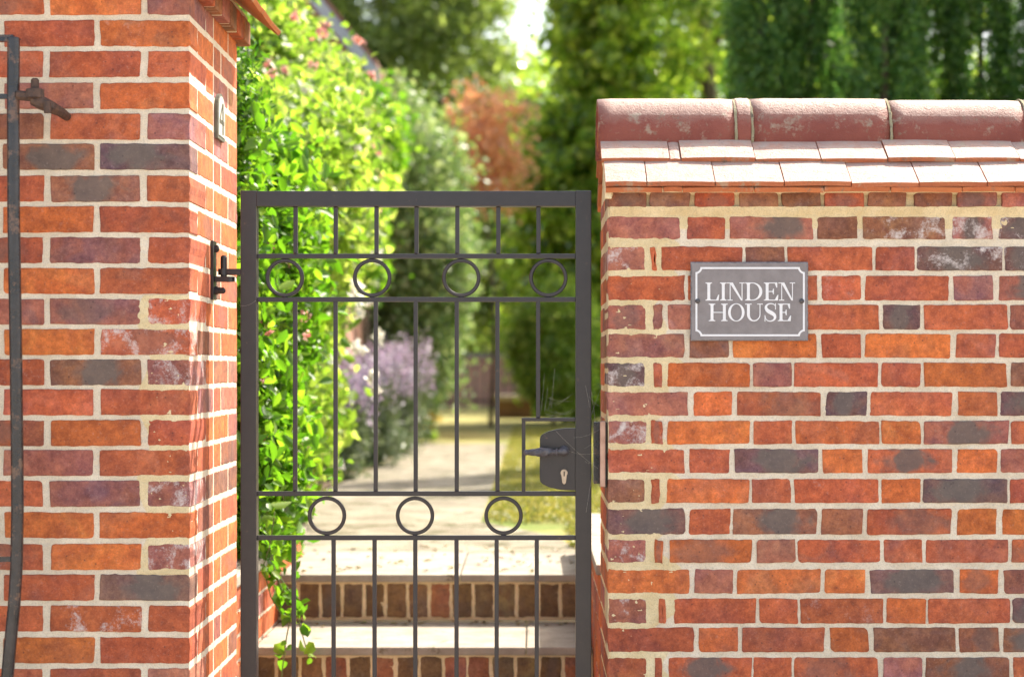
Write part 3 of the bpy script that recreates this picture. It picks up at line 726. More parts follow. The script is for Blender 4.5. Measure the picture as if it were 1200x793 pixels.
    for i, (px, r) in enumerate(zip(path, rad)):
        sg = 1 if 617.5 < px < 649 else 0
        for j in range(n):
            a = 2 * math.pi * j / n; rr = r / sG * 1.02 * (1 + sg * .11 * math.sin(4 * (a + (px - 617) * .12)))
            vs.append((gx(px), DG - .052 + rr * math.cos(a), gz(528.2 + (661 - px) * .012) + rr * math.sin(a)))
    fs = [(i * n + j, i * n + (j + 1) % n, (i + 1) * n + (j + 1) % n, (i + 1) * n + j) for i in range(len(path) - 1) for j in range(n)]
    fs += [tuple(range(n)), tuple(range((len(path) - 1) * n, len(path) * n))]
    mb.add(vs, fs)
    mb.build('handle', M['handle'], lock, True)
    mb = MB()
    for (a, b) in ((645.5, 543.5), (640, 548)): mb.tube([(gx(a), DG - .019, gz(b)), (gx(a), DG - .0205, gz(b))], .0026, 10)
    mb.build('rivets', M['iron'], lock)
    # hinge eye welded to the hinge stile
    mb = MB()
    mb.box(gx(262), gx(284), DG - .017, DG - .003, gz(322.5), gz(315.2), .0012)
    mb.tube([(gx(262), DG - .010, gz(322.5)), (gx(262), DG - .010, gz(315.2))], .0125, 18)
    mb.build('hinge_eye', it, root)
    mb = MB(); mb.box(gx(256), gx(284), DG - .017, DG - .003, .30, .316, .0012); mb.tube([(gx(262), DG - .010, .30), (gx(262), DG - .010, .316)], .0125, 18)
    mb.build('hinge_eye', it, root)
    return root
M['handle'] = mat_noise('worn_grey_handle', (.055, .05, .055), (.115, .105, .115), 90, .45, .6, .0015, 260, (70, .62), (.16, .12, .09), spec=.5)
build_gate()
def hinge_bracket(z, label):
    root = empty('hinge_bracket', (XL, DG, z), label, 'hinge')
    it = M['iron']; zz = lambda y: z + (327 - y) / 450
    mb = MB(); mb.box(XL, XL + .007, DG - .045, DG + .005, zz(352), zz(283), .0012)
    mb.build('wall_plate', it, root)
    mb = MB(); mb.box(XL + .007, gx(271), DG - .030, DG - .002, zz(330.5), zz(324.5), .0015)
    mb.tube([(gx(268), DG - .012, zz(330.5)), (gx(268), DG - .012, zz(324.5))], .018, 20); mb.build('arm', it, root)
    mb = MB(); mb.tube([(gx(263), DG - .010, zz(326)), (gx(263), DG - .010, zz(302)), (gx(263), DG - .010, zz(299.5))], [.0085, .0085, .006], 18); mb.build('pin', it, root)
    for dz in (341, 292):
        mb = MB(); mb.tube([(XL + .006, DG - .02, zz(dz)), (XL + .014, DG - .02, zz(dz)), (XL + .0142, DG - .02, zz(dz)), (XL + (.03 if dz > 300 else .016), DG - .02, zz(dz)), (XL + (.034 if dz > 300 else .018), DG - .02, zz(dz))], [.011, .011, .0085, .0085, .004], 6 if dz < 300 else 14)
        mb.build('bolt', it, root)
hinge_bracket(gz(327), 'black iron hinge bracket with upright pin bolted to the sunlit side of the left pier')
def keep():
    root = empty('lock_keep', (XR, DG, gz(530)), 'worn coppery metal lock keep on the brick edge beside the gate lock', 'lock keep')
    mb = MB(); mb.box(XR - .009, XR - .001, DG - .10, DG + .03, gz(568), gz(493), .001); mb.build('back_plate', M['oldiron'], root)
    mb = MB(); mb.box(XR - .019, XR - .005, DG - .112, DG - .100, gz(567), gz(492), .002); mb.build('strike_strip', M['bronze'], root)
    mb = MB(); mb.box(XR - .032, XR - .008, DG - .02, DG + .03, gz(566), gz(494), .002); mb.build('stop', M['oldiron'], root)
    for y in (504, 517, 543, 556):
        mb = MB(); mb.tube([(XR - .009, DG - .06, gz(y)), (XR - .014, DG - .06, gz(y))], [.007, .005], 12); mb.build('screw', M['rust'], root)
keep()

# ------------------------------------------------------------------ cobwebs on the lock side
def cobweb():
    root = empty('cobweb', gp(655, 480), 'wispy pale cobweb strands between the lock, the last bar and the gate stile', 'cobweb'); mb = MB(); rg = random.Random(9)
    def th(a, b, ya=0, yb=0, sag=3):
        pts = []
        for k in range(9):
            f = k / 8; p = gp(a[0] * (1 - f) + b[0] * f, a[1] * (1 - f) + b[1] * f + sag * 4 * f * (1 - f)) + Y_ * (ya * (1 - f) + yb * f - .004); pts.append(p)
        mb.tube(pts, .00016, 3)
    yf = -.023
    for k in range(7): th((674 - rg.uniform(0, 12), 488 - k * rg.uniform(2, 7)), (636 + rg.uniform(0, 20), 486 - k * rg.uniform(1, 4)), yf + .02, 0, rg.uniform(1, 6))
    for k in range(4):
        a = rg.uniform(436, 484); th((634 + k * 4, 484 - k * 2), (638 + k * 4, 484 - k * 2 - rg.uniform(15, 50)), 0, 0, 2)
    th((652, 505), (700, 548), yf, yf, 2); th((660, 524), (697, 530), yf, yf, 4); th((672, 512), (706, 500), yf, yf, 3)
    for k in range(7): th((690 + rg.uniform(-6, 3), rg.uniform(450, 600)), (702 + rg.uniform(-3, 4), rg.uniform(450, 600)), yf, yf + .02, rg.uniform(-3, 5))
    th((283, 358), (302, 352), yf, yf, 3)
    mb.build('strands', M['web'], root)
M['web'] = mat_noise('spider_silk', (.6, .55, .48), (.7, .66, .6), 30, .6, .1)
cobweb()

# ------------------------------------------------------------------ sign
def build_sign():
    D0 = DR - .0025; TH = .011
    U = lambda cx: (790 + cx / 6.1 - VX) / (F / (D0 - TH)); V = lambda cy: CAMZ + (VY - 290 - cy / 6.1) / (F / (D0 - TH))
    root = empty('house_sign', (U(540), D0, V(383)), 'grey slate name plate with white serif lettering screwed to the brick wall', 'sign')
    # riven-edged slate
    rg = random.Random(3); ol = []
    x0, x1, y0, y1 = 120, 958, 103, 666
    for i in range(90): ol.append((x0 + (x1 - x0) * i / 90, y0))
    for i in range(60): ol.append((x1, y0 + (y1 - y0) * i / 60))
    for i in range(90): ol.append((x1 - (x1 - x0) * i / 90, y1))
    for i in range(60): ol.append((x0, y1 - (y1 - y0) * i / 60))
    cx, cy = (x0 + x1) / 2, (y0 + y1) / 2
    vs = []
    for (ins, d) in ((0, 0), (-2, .35), (-1, .75), (5, .93), (9, 1)):
        for (x, y) in ol:
            j = rg.uniform(-2.6, 2.6) if ins != 9 else rg.uniform(-1.5, 1.5)
            ix = min(max(x, x0 + ins), x1 - ins); iy = min(max(y, y0 + ins), y1 - ins)
            vs.append((U(ix + j), D0 - TH * d, V(iy + (rg.uniform(-2.6, 2.6) if 0 < ins < 9 else 0))))
    n = len(ol); fs = [(k * n + i, k * n + (i + 1) % n, (k + 1) * n + (i + 1) % n, (k + 1) * n + i) for k in range(4) for i in range(n)]
    mb = MB(); mb.add(vs, fs, 1); mb.add(vs[4 * n:], [tuple(range(n))], 0)
    mb.build('slate_plate', [M['slate'], M['slate_edge']], root)
    yf = D0 - TH - .0007
    yo = [0.]
    def poly(mb, pts):
        k = len(pts); yo[0] += .000012; yq = yf - yo[0]
        mb.add([(U(a), yq, V(b)) for a, b in pts], [tuple(range(k))])
    def strip(mb, A, B, closed=False):
        n = len(A); yo[0] += .000012; yq = yf - yo[0]; vs = [(U(a), yq, V(b)) for a, b in A] + [(U(a), yq, V(b)) for a, b in B]
        fs = [(i, (i + 1) % n, n + (i + 1) % n, n + i) for i in range(n if closed else n - 1)]
        mb.add(vs, fs)
    # border with scooped corners
    def bord(o):
        a0, a1, b0, b1 = 152 + o, 934 - o, 140 + o, 634 - o; r = 36; pts = []
        for (qx, qy, s0) in ((152, 140, 90), (934, 140, 180), (934, 634, 270), (152, 634, 0)):
            rr = r + o
            for k in range(9):
                a = R({90: 90, 180: 180, 270: 270, 0: 0}[s0] - k * 90 / 8)
                x = qx + rr * math.cos(a); y = qy + rr * math.sin(a)
                pts.append((min(max(x, a0), a1), min(max(y, b0), b1)))
        return pts
    mb = MB(); strip(mb, bord(0), bord(14), True); mb.build('border', M['white'], root)
    mb = MB()
    def rect(a, b, c, d): poly(mb, [(a, c), (b, c), (b, d), (a, d)])
    T, tn = 21, 6.5
    def serif(x, y, w, up):      # slab-thin serif centred on x
        rect(x - w / 2, x + w / 2, y if up else y - tn, y + tn if up else y)
    def stem(x, t, b, w=T, sw=None):
        rect(x - w / 2, x + w / 2, t, b); sw = sw or w + 26
        serif(x, t, sw, True); serif(x, b, sw, False)
        for s_ in (-1, 1):
            for (yy, d_) in ((t + tn, 1), (b - tn, -1)):
                poly(mb, [(x + s_ * w / 2, yy), (x + s_ * (w / 2 + 6), yy), (x + s_ * w / 2, yy + 7 * d_)])
    def L_(a, b, t, d):
        stem(a + 12 + T / 2, t, d); rect(a + 12 + T, b - 4, d - tn, d)
        poly(mb, [(b - 22, d - tn), (b - 4, d - tn), (b, d - 42), (b - 7, d - 42)])
    def I_(a, b, t, d): stem((a + b) / 2, t, d)
    def N_(a, b, t, d):
        rect(a + 17, a + 17 + tn, t, d); serif(a + 19, d, 38, False); serif(a + 12, t, 30, True)
        rect(b - 20, b - 20 + tn, t, d); serif(b - 17, t, 38, True)
        poly(mb, [(a + 14, t), (a + 14 + T + 4, t), (b - 12.5, d), (b - 24, d)])
    def ell(cx, cy, rx_, ry, a0, a1, n=30): return [(cx + rx_ * math.cos(R(a0 + (a1 - a0) * k / n)), cy - ry * math.sin(R(a0 + (a1 - a0) * k / n))) for k in range(n + 1)]
    def O_(a, b, t, d):
        cx, cy = (a + b) / 2, (t + d) / 2; t -= 2; d += 2
        strip(mb, ell(cx, cy, (b - a) / 2, (d - t) / 2, 0, 360, 48), ell(cx, cy, (b - a) / 2 - T * .92, (d - t) / 2 - 6, 0, 360, 48))
    def D_(a, b, t, d):
        stem(a + 12 + T / 2, t, d); cy = (t + d) / 2; xm = a + 50
        strip(mb, ell(xm, cy, b - xm, (d - t) / 2, 90, -90), ell(xm, cy, b - xm - T, (d - t) / 2 - tn, 90, -90))
        rect(a + 12 + T, xm, t, t + tn); rect(a + 12 + T, xm, d - tn, d)
    def E_(a, b, t, d):
        stem(a + 12 + T / 2, t, d); m = (t + d) / 2
        rect(a + 12 + T, b - 8, t, t + tn); rect(a + 12 + T, b - 4, d - tn, d); rect(a + 12 + T, b - 32, m - tn / 2, m + tn / 2)
        poly(mb, [(b - 26, t + tn), (b - 15, t + tn + 30), (b - 8, t + tn + 30), (b - 8, t)])
        poly(mb, [(b - 4, d), (b, d - 40), (b - 7, d - 40), (b - 26, d - tn)])
        poly(mb, [(b - 32, m + 20), (b - 32, m - 20), (b - 38, m - 20), (b - 44, m), (b - 38, m + 20)])
    def H_(a, b, t, d):
        stem(a + 10 + T / 2, t, d); stem(b - 10 - T / 2, t, d); m = (t + d) / 2; rect(a + 10 + T, b - 10 - T, m - tn / 2, m + tn / 2)
    def U_(a, b, t, d):
        r_ = (b - a) / 2 - 14; xl = a + 12; cyy = d - r_ - 2
        rect(xl, xl + T, t, cyy); serif(xl + T / 2, t, T + 26, True)
        xr = b - 20; rect(xr, xr + tn, t, cyy); serif(xr + tn / 2, t, 40, True)
        cx = (xl + xr + tn) / 2
        strip(mb, ell(cx, cyy, (xr + tn - xl) / 2, r_ + 4, 180, 360), [(cx + ((xr + tn - xl) / 2 - (T if q < 0 else tn)) * q, cyy + (r_ + 4 - 9) * s_) for q, s_ in [(math.cos(R(180 + 180 * k / 30)), -math.sin(R(180 + 180 * k / 30))) for k in range(31)]])
    def S_(a, b, t, d):
        cx = (a + b) / 2; h = d - t; w = b - a
        c = [(.93, .30), (.90, .14), (.76, .035), (.52, .0), (.28, .05), (.15, .17), (.18, .31), (.34, .43), (.58, .53), (.80, .64), (.87, .79), (.76, .93), (.50, 1.0), (.26, .96), (.12, .84), (.08, .68)]
        wd = [3, 5, 7, 8, 11, 17, 22, 27, 28, 24, 18, 12, 8, 7, 5, 3]
        # smooth
        pts = []; ww = []
        for i in range(len(c) - 1):
            p0, p1, p2, p3 = [c[max(0, min(len(c) - 1, i + q))] for q in (-1, 0, 1, 2)]
            for k in range(5):
                f = k / 5
                q = [.5 * ((2 * p1[j]) + (-p0[j] + p2[j]) * f + (2 * p0[j] - 5 * p1[j] + 4 * p2[j] - p3[j]) * f * f + (-p0[j] + 3 * p1[j] - 3 * p2[j] + p3[j]) * f ** 3) for j in (0, 1)]
                pts.append((a + q[0] * w, t + q[1] * h)); ww.append(wd[i] * (1 - f) + wd[i + 1] * f)
        A = []; B = []
        for i, p in enumerate(pts):
            q0, q1 = pts[max(0, i - 1)], pts[min(len(pts) - 1, i + 1)]; dx, dy = q1[0] - q0[0], q1[1] - q0[1]; l = math.hypot(dx, dy) or 1
            nx, ny = -dy / l, dx / l; A.append((p[0] + nx * ww[i] / 2, p[1] + ny * ww[i] / 2)); B.append((p[0] - nx * ww[i] / 2, p[1] - ny * ww[i] / 2))
        strip(mb, A, B)
        poly(mb, [(b - 11, t - 2), (b - 5, t - 2), (b - 5, t + 42), (b - 11, t + 42)]); poly(mb, [(a + 3, d + 2), (a + 9, d + 2), (a + 9, d - 42), (a + 3, d - 42)])
    t, d = 250, 379
    for fn, a, b in ((L_, 225, 322), (I_, 326, 376), (N_, 380, 502), (D_, 508, 630), (E_, 642, 745), (N_, 748, 862)): fn(a, b, t, d)
    t, d = 401, 526
    for fn, a, b in ((H_, 250, 379), (O_, 385, 503), (U_, 508, 630), (S_, 643, 732), (E_, 741, 836)): fn(a, b, t, d)
    mb.build('lettering', M['white'], root)
    for (sx, sy) in ((167, 383), (912, 383)):
        mb = MB(); p = Vector((U(sx), 0, V(sy)))
        mb.tube([p + Y_ * (yf + .001), p + Y_ * (yf - .002), p + Y_ * (yf - .0035), p + Y_ * (yf - .004)], [.0062, .0060, .0045, .001], 16)
        mb.build('screw', M['screw'], root, True)
M['screw'] = mat_noise('dark_screw', (.07, .065, .07), (.15, .14, .14), 200, .4, .3, .0005, 600, metal=.5)
build_sign()
# number plaque on the left reveal
def build_plaque():
    yc_, zc_ = 4.765, CAMZ + (VY - 139) / (F / 4.765); hw, hh = .056, .058
    root = empty('number_plaque', (XL, yc_, zc_), 'small arched enamel plaque with the number 4 on the sunlit side of the pier', 'number plaque')
    def prof(s):
        pts = [(-hw * s, -hh - .0 + (1 - s) * hh), (hw * s, -hh + (1 - s) * hh), (hw * s, .02)]
        for k in range(13):
            a = math.pi * k / 12; pts.append((hw * s * math.cos(a), .02 + (hh - .005) * s * math.sin(a) * .85))
        return pts
    def slab(mb, pts, xa, xb):
        k = len(pts); vs = [(xa, yc_ + a, zc_ + b) for a, b in pts] + [(xb, yc_ + a, zc_ + b) for a, b in pts]
        mb.add(vs, [tuple(range(k))[::-1], tuple(range(k, 2 * k))] + [(i, (i + 1) % k, (i + 1) % k + k, i + k) for i in range(k)])
    mb = MB(); slab(mb, prof(1), XL, XL + .009); mb.build('frame', M['stonegrey'], root)
    mb = MB(); slab(mb, prof(.84), XL + .0092, XL + .0105); mb.build('face', M['plaqueface'], root)
    mb = MB()
    a = XL + .0107; b = XL + .0113
    slab(mb, [(-.036, -.016), (.034, -.016), (.034, -.005), (-.036, -.005)], a, b)
    slab(mb, [(.006, -.042), (.020, -.042), (.020, .040), (.006, .040)], a, b + .0002)
    slab(mb, [(-.036, -.005), (-.022, -.005), (.014, .040), (.004, .040)], a, b - .0002)
    mb.build('numeral', M['numeral'], root)
M['stonegrey'] = mat_noise('plaque_frame', (.10, .10, .08), (.17, .17, .13), 60, .5, .3)
M['plaqueface'] = mat_noise('aged_enamel', (.42, .42, .36), (.60, .59, .52), 40, .5, .1)
M['numeral'] = mat_noise('numeral_paint', (.06, .06, .05), (.12, .11, .07), 60, .5, .1)
build_plaque()

# ------------------------------------------------------------------ the old gate standing open at the left edge
def build_old_gate():
    D = 4.23; s = F / D
    q = lambda x, y, o=0.: Vector(((x - VX) / s, D + o, CAMZ + (VY - y) / s))
    root = empty('old_iron_gate', (q(-60, 0).x, D, 0), 'weathered black iron gate folded open in front of the brick pier at the left edge', 'gate')
    r = .0155
    mb = MB()
    pts = [q(16, 44), q(15.5, 120), (q(16, 250)), q(18.5, 400), q(20, 520), q(20.5, 600), q(19.5, 660), q(16.5, 710), q(11.5, 760), q(8, 800), q(6, 860), q(5, 1000)]
    mb.tube(pts, [r] * len(pts), 8, flat=1.0); o = mb.build('stile', M['oldiron'], root)
    bv = o.modifiers.new('b', 'BEVEL'); bv.width = .003; bv.segments = 2
    for y, rr in ((45, .011), (113, .008), (655, .0085)):
        mb = MB(); mb.tube([q(16, y, .004), q(-60, y, .004), q(-140, y, .004)], rr, 4); mb.build('rail', M['oldiron'], root)
    for x in (-22, -68, -114):
        mb = MB(); mb.tube([q(x, 45, .004), q(x, 980, .004)], .007, 6); mb.build('bar', M['oldiron'], root)
    # hinge hook: strap, pin and spike driven into the wall
    h = empty('hinge_hook', q(45, 112), 'rusty iron gate hook driven into the pier beside the old open gate', 'hinge')
    mb = MB(); mb.tube([q(20, 112, -.004), q(40, 113.5, 0)], .012, 8); mb.build('strap', M['rust'], h)
    mb = MB(); mb.tube([q(41, 92), q(41, 94), q(41, 118), q(41, 119)], [.006, .0095, .0095, .008], 12)
    mb.tube([q(41, 104), q(41, 105), q(41, 115), q(41, 116)], [.014, .021, .022, .015], 14); mb.build('pin', M['rust'], h)
    mb = MB(); mb.tube([q(38, 117), q(48, 120.5), q(56, 124, .01), q(63, 127, .06), q(62, 128, .125)], [.013, .0175, .0155, .012, .011], 10); mb.build('spike', M['rust'], h)
    mb = MB(); mb.tube([q(56, 120, -.008), q(57, 133, -.008)], .009, 6); mb.build('nut', M['rust'], h)
build_old_gate()

# ------------------------------------------------------------------ ground
def sheet(name, x0, x1, y0, y1, z, mat, kind='structure', label=None, cat=None, sub=1, amp=0):
    mb = MB(); vs = []; 
    for j in range(sub + 1):
        for i in range(sub + 1): vs.append((x0 + (x1 - x0) * i / sub, y0 + (y1 - y0) * j / sub, z + amp * rnd.uniform(-1, 1)))
    mb.add(vs, [(j * (sub + 1) + i, j * (sub + 1) + i + 1, (j + 1) * (sub + 1) + i + 1, (j + 1) * (sub + 1) + i) for j in range(sub) for i in range(sub)])
    o = mb.build(name, mat); tag(o, label, cat, kind=kind); return o
sheet('street', -300, 300, -300, 5.05, 0, M['asphalt'])
mb = MB()
g = [(-300, -1.08, 5.09, 5.2), (.40, 300, 5.08, 5.2)]
for (a, b, c, d) in ((-300, -1.09, 5.075, 6.94), (.41, 300, 5.065, 6.94), (-300, 300, 6.94, 400)):
    mb.add([(a, c, GZ - .004), (b, c, GZ - .004), (b, d, GZ - .004), (a, d, GZ - .004)], [(0, 1, 2, 3)])
tag(mb.build('lawn', M['grass']), kind='structure')
mb = MB(); mb.add([(a, b, GZ) for a, b in ((-.88, 6.9), (.19, 6.9), (.1, 7.6), (-.24, 8.3), (-.24, 16.8), (-1.12, 16.8), (-1.10, 13), (-1.2, 10.5), (-1.3, 8.6), (-1.15, 7.2))], [tuple(range(10))])
tag(mb.build('path', M['paving']), kind='structure')
mb = MB(); mb.add([(a, b, GZ + .004) for a, b in ((-1.10, 5.1), (-.9, 6.95), (-1.16, 7.2), (-1.31, 8.6), (-1.21, 10.5), (-1.11, 13), (-1.13, 17), (-6, 17), (-6, 5.1))], [tuple(range(9))])
tag(mb.build('planting_bed', M['soil']), kind='structure')

# ------------------------------------------------------------------ foliage
def leaf_mesh(name, C, L, W, mat, parent=None, seed=0, shape='rhomb', up=0., droop=0., out=None, group=None):
    """C: (n,3) leaf centres; each leaf a rhomb or a creased six-point leaf"""
    rg = np.random.default_rng(seed); n = len(C); C = np.asarray(C, 'f')
    nrm = rg.normal(size=(n, 3)); nrm[:, 2] += up
    if out is not None: nrm += out
    nrm /= np.linalg.norm(nrm, axis=1)[:, None]
    t = rg.normal(size=(n, 3)); t[:, 2] -= droop
    t -= (t * nrm).sum(1)[:, None] * nrm; t /= np.linalg.norm(t, axis=1)[:, None]; b = np.cross(nrm, t)
    sc = rg.uniform(.6, 1.3, n)[:, None]; L = L * sc; W = W * sc
    if shape == 'rhomb':
        V = np.stack([C - t * L / 2, C + b * W / 2, C + t * L / 2, C - b * W / 2], 1); k = 4; pf = np.array([[0, 1, 2, 3]])
    else:
        V = np.stack([C - t * L / 2, C - t * L * .22 + b * W * .46 + nrm * W * .15, C + t * L * .12 + b * W * .42 + nrm * W * .15, C + t * L / 2 - nrm * L * .1,
                      C + t * L * .12 - b * W * .42 + nrm * W * .15, C - t * L * .22 - b * W * .46 + nrm * W * .15], 1); k = 6
        pf = np.array([[0, 1, 2, 3], [0, 3, 4, 5]])
    nf = len(pf)
    V = V.reshape(-1, 3); Fc = (np.arange(n)[:, None, None] * k + pf[None]).reshape(-1)
    me = bpy.data.meshes.new(name); me.vertices.add(len(V)); me.vertices.foreach_set('co', V.astype('f').ravel())
    me.loops.add(len(Fc)); me.loops.foreach_set('vertex_index', Fc.astype('i'))
    me.polygons.add(n * nf); me.polygons.foreach_set('loop_start', (np.arange(n * nf) * 4).astype('i'))
    me.update(calc_edges=True)
    a = me.attributes.new('rnd', 'FLOAT', 'POINT'); a.data.foreach_set('value', np.repeat(rg.random(n) ** 1.2, k).astype('f'))
    return link(name, me, mat, parent)
def clumps(center, rad, nc, cr, nl, seed, shell=.45, squash=1., zmin=None):
    rg = np.random.default_rng(seed)
    d = rg.normal(size=(nc, 3)); d /= np.linalg.norm(d, axis=1)[:, None]
    r = shell + (1 - shell) * rg.random(nc)[:, None] ** .6
    cc = np.array(center) + d * r * np.array(rad)
    s = rg.uniform(.55, 1.35, nc)
    q = rg.normal(size=(nc, nl, 3)) * (np.array(cr) * .55) * s[:, None, None]
    pts = (cc[:, None] + q).reshape(-1, 3)
    if zmin is not None: pts = pts[pts[:, 2] > zmin]
    return pts
def trunk(root, x, y, z0, h, r, limbs, seed, spread=1.5, fr=.35):
    rg = random.Random(seed); mb = MB()
    pts = [(x + rg.uniform(-.04, .04) * h * k / 6, y + rg.uniform(-.03, .03) * h * k / 6, z0 + h * k / 6) for k in range(7)]
    mb.tube(pts, [r * (1.25 if k == 0 else 1 - .13 * k) for k in range(7)], 10)
    for i in range(limbs):
        f = fr + (1 - fr) * i / limbs; k = min(5, int(f * 6)); p = Vector(pts[k]).lerp(Vector(pts[k + 1]), f * 6 - k)
        a = i * 2.4 + rg.uniform(-.4, .4); L = spread * rg.uniform(.7, 1.1) * (1.15 - f * .6)
        e = p + Vector((math.cos(a) * L, math.sin(a) * L, L * .5)); m_ = p.lerp(e, .5) + Vector((0, 0, .08 * L))
        mb.tube([p, m_, e], [r * .42 * (1.1 - f * .5), r * .26, r * .08], 6)
    return mb.build('trunk', M['bark'], root, True)
def tree(name, label, cat, x, y, h, R_, mat, seed, nc=260, cr=(.5, .5, .4), nl=90, L=.13, W=.07, crown_z=.55, rz_=None, group=None, limbs=9, tr=.14, shell=.4, up=.4, lobes=None, base=GZ):
    root = empty(name, (x, y, base), label, cat, group)
    trunk(root, x, y, base, h * .8, tr, limbs, seed, R_ * .7)
    rz_ = rz_ or h * .42
    C = clumps((x, y, base + h * crown_z), (R_, R_, rz_), nc, cr, nl, seed, shell, zmin=base + .05)
    if lobes:
        for (lx_, ly_, lz_, lr, lrz, n_) in lobes: C = np.vstack([C, clumps((lx_, ly_, lz_), (lr, lr, lrz), n_, cr, nl, seed + int(lx_ * 10), shell, zmin=base + .05)])
    leaf_mesh('crown', C, L, W, mat, root, seed, up=up)
    return root

def shrub(name, label, cat, parts, mat, seed, L, W, shape='rhomb', up=.3, group=None, flowers=None, stems=None, droop=0., base=GZ):
    c0 = parts[0][0]; root = empty(name, (c0[0], c0[1], base), label, cat, group)
    mb = MB(); rg = random.Random(seed)
    for (c, rad, nc, cr, nl, sh) in parts:
        for k in range(stems or 4):
            e = Vector(c) + Vector([rg.uniform(-.6, .6) * r_ for r_ in rad]); b_ = Vector((c0[0] + rg.uniform(-.05, .05), c0[1] + rg.uniform(-.05, .05), base))
            mid = b_.lerp(e, .5) + Vector((rg.uniform(-.05, .05), rg.uniform(-.05, .05), .05))
            mb.tube([b_, mid, e], [.007, .005, .002], 5)
    mb.build('stems', M['bark'], root, True)
    C = np.vstack([clumps(c, rad, nc, cr, nl, seed + i * 7, sh, zmin=base + .01) for i, (c, rad, nc, cr, nl, sh) in enumerate(parts)])
    leaf_mesh('foliage', C, L, W, mat, root, seed, shape, up=up, droop=droop)
    if flowers:
        for (c, rad, n_, fr, npet, ps, fm) in flowers:
            Cc = clumps(c, rad, n_, (fr, fr, fr), npet, seed + 99, .75); leaf_mesh('blossoms', Cc, ps, ps * .8, fm, root, seed + 5, up=.2)
    return root
def px(x, y, D): p = P(x, y, D); return (p.x, p.y, p.z)

# near climber on the left flank, right behind the pier
shrub('climbing_vine', 'bright green leafy climber right behind the left pier and hinge stile', 'climber', [
    (px(318, 300, 6.4), (.15, .55, .40), 150, (.09, .12, .11), 60, .2),
    (px(310, 450, 6.2), (.10, .5, .42), 110, (.08, .12, .11), 60, .2),
    (px(310, 570, 6.0), (.11, .45, .25), 70, (.08, .1, .1), 40, .2),
    (px(290, 400, 5.8), (.06, .25, .8), 70, (.06, .08, .1), 40, .2)], M['l_vine'], 11, .058, .029, 'leaf', droop=.8, stems=5,
    flowers=[(px(325, 440, 6.0), (.12, .3, .45), 14, .02, 12, .02, M['p_rose'])])
shrub('climbing_rose', 'sunlit climbing rose full of pink flowers in front of the house', 'rose', [
    (px(345, 220, 8.2), (.30, .8, .55), 200, (.15, .2, .14), 60, .2),
    (px(355, 165, 9.5), (.27, .8, .4), 170, (.15, .2, .14), 75, .2),
    (px(302, 80, 9.5), (.26, .8, .55), 110, (.17, .2, .17), 70, .2),
    (px(336, 360, 8.2), (.18, .7, .5), 110, (.12, .2, .14), 70, .2),
    (px(338, 480, 8.0), (.15, .6, .35), 85, (.11, .16, .12), 70, .2)], M['l_rose'], 23, .062, .04, 'leaf', stems=5,
    flowers=[(px(370, 190, 8.8), (.35, .7, .8), 34, .03, 14, .035, M['p_rose']), (px(370, 330, 8.0), (.35, .5, .9), 50, .03, 16, .04, M['p_white'])])
shrub('rambling_rose', 'pink rambling rose against the house wall beyond the climbing rose', 'rose', [
    (px(385, 210, 12.6), (.26, .5, .9), 150, (.16, .2, .16), 60, .2)], M['l_rose'], 29, .07, .045, 'leaf', stems=4,
    flowers=[(px(395, 200, 12.2), (.32, .3, .8), 22, .05, 18, .045, M['p_rose'])])
shrub('conifer_shrub', 'dense feathery green conifer tucked behind the top of the left pier', 'conifer', [
    ((-1.06, 5.75, 2.26), (.17, .2, .34), 120, (.055, .06, .09), 60, .5),
    ((-1.10, 5.75, 1.5), (.16, .2, .7), 160, (.055, .06, .09), 50, .5)], M['l_thuja'], 31, .030, .010, stems=3, droop=.6)
# pale rounded bush
shrub('rounded_bush', 'large pale green rounded bush left of the path beyond the lavender', 'bush', [
    (px(468, 240, 17), (.55, .8, 1.05), 300, (.24, .24, .22), 80, .55),
    (px(500, 330, 17), (.36, .6, .9), 150, (.18, .2, .2), 80, .55),
    (px(455, 430, 17), (.55, .6, .6), 130, (.2, .2, .2), 80, .5)], M['l_pale'], 41, .075, .05, stems=6)
shrub('laurel_bush', 'bright yellow green bush between the rose and the pale rounded bush', 'bush', [
    (px(430, 160, 14), (.27, .5, .32), 120, (.14, .2, .14), 60, .4),
    (px(412, 270, 14), (.2, .5, .6), 110, (.12, .2, .14), 60, .4)], M['l_vine'], 43, .065, .04, 'leaf', stems=4)
# lavender
def lavender(name, label, x, y, r, h, seed):
    root = empty(name, (x, y, GZ), label, 'lavender', 'lavender clumps along the left of the path'); rg = random.Random(seed)
    mb = MB(); tips = []
    for k in range(150):
        a = rg.uniform(0, 6.28); q = r * math.sqrt(rg.random()); e = Vector((x + q * math.cos(a) * 1.2, y + q * math.sin(a) * 1.2, GZ + h * rg.uniform(.7, 1.1)))
        b_ = Vector((x + q * .3 * math.cos(a), y + q * .3 * math.sin(a), GZ)); mb.tube([b_, b_.lerp(e, .5) + Vector((0, 0, .05)), e], [.004, .003, .002], 4); tips.append(e)
    mb.build('stems', M['stem'], root)
    C = clumps((x, y, GZ + h * .38), (r, r, h * .42), 60, (.09, .09, .1), 60, seed, .3, zmin=GZ); leaf_mesh('foliage', C, .07, .014, M['l_lav'], root, seed, up=.0)
    T = np.array([t[:] for t in tips]); rgn = np.random.default_rng(seed)
    C = (T[:, None] + rgn.normal(size=(len(T), 11, 3)) * np.array([.02, .02, .06])).reshape(-1, 3); leaf_mesh('flower_spikes', C, .035, .022, M['p_lav'], root, seed)
M['stem'] = mat_noise('green_stem', (.12, .16, .06), (.2, .24, .1), 20, .7, .2)
lavender('lavender', 'tall purple lavender clump beside the path seen through the middle bars', -1.18, 13.0, .27, .72, 1)
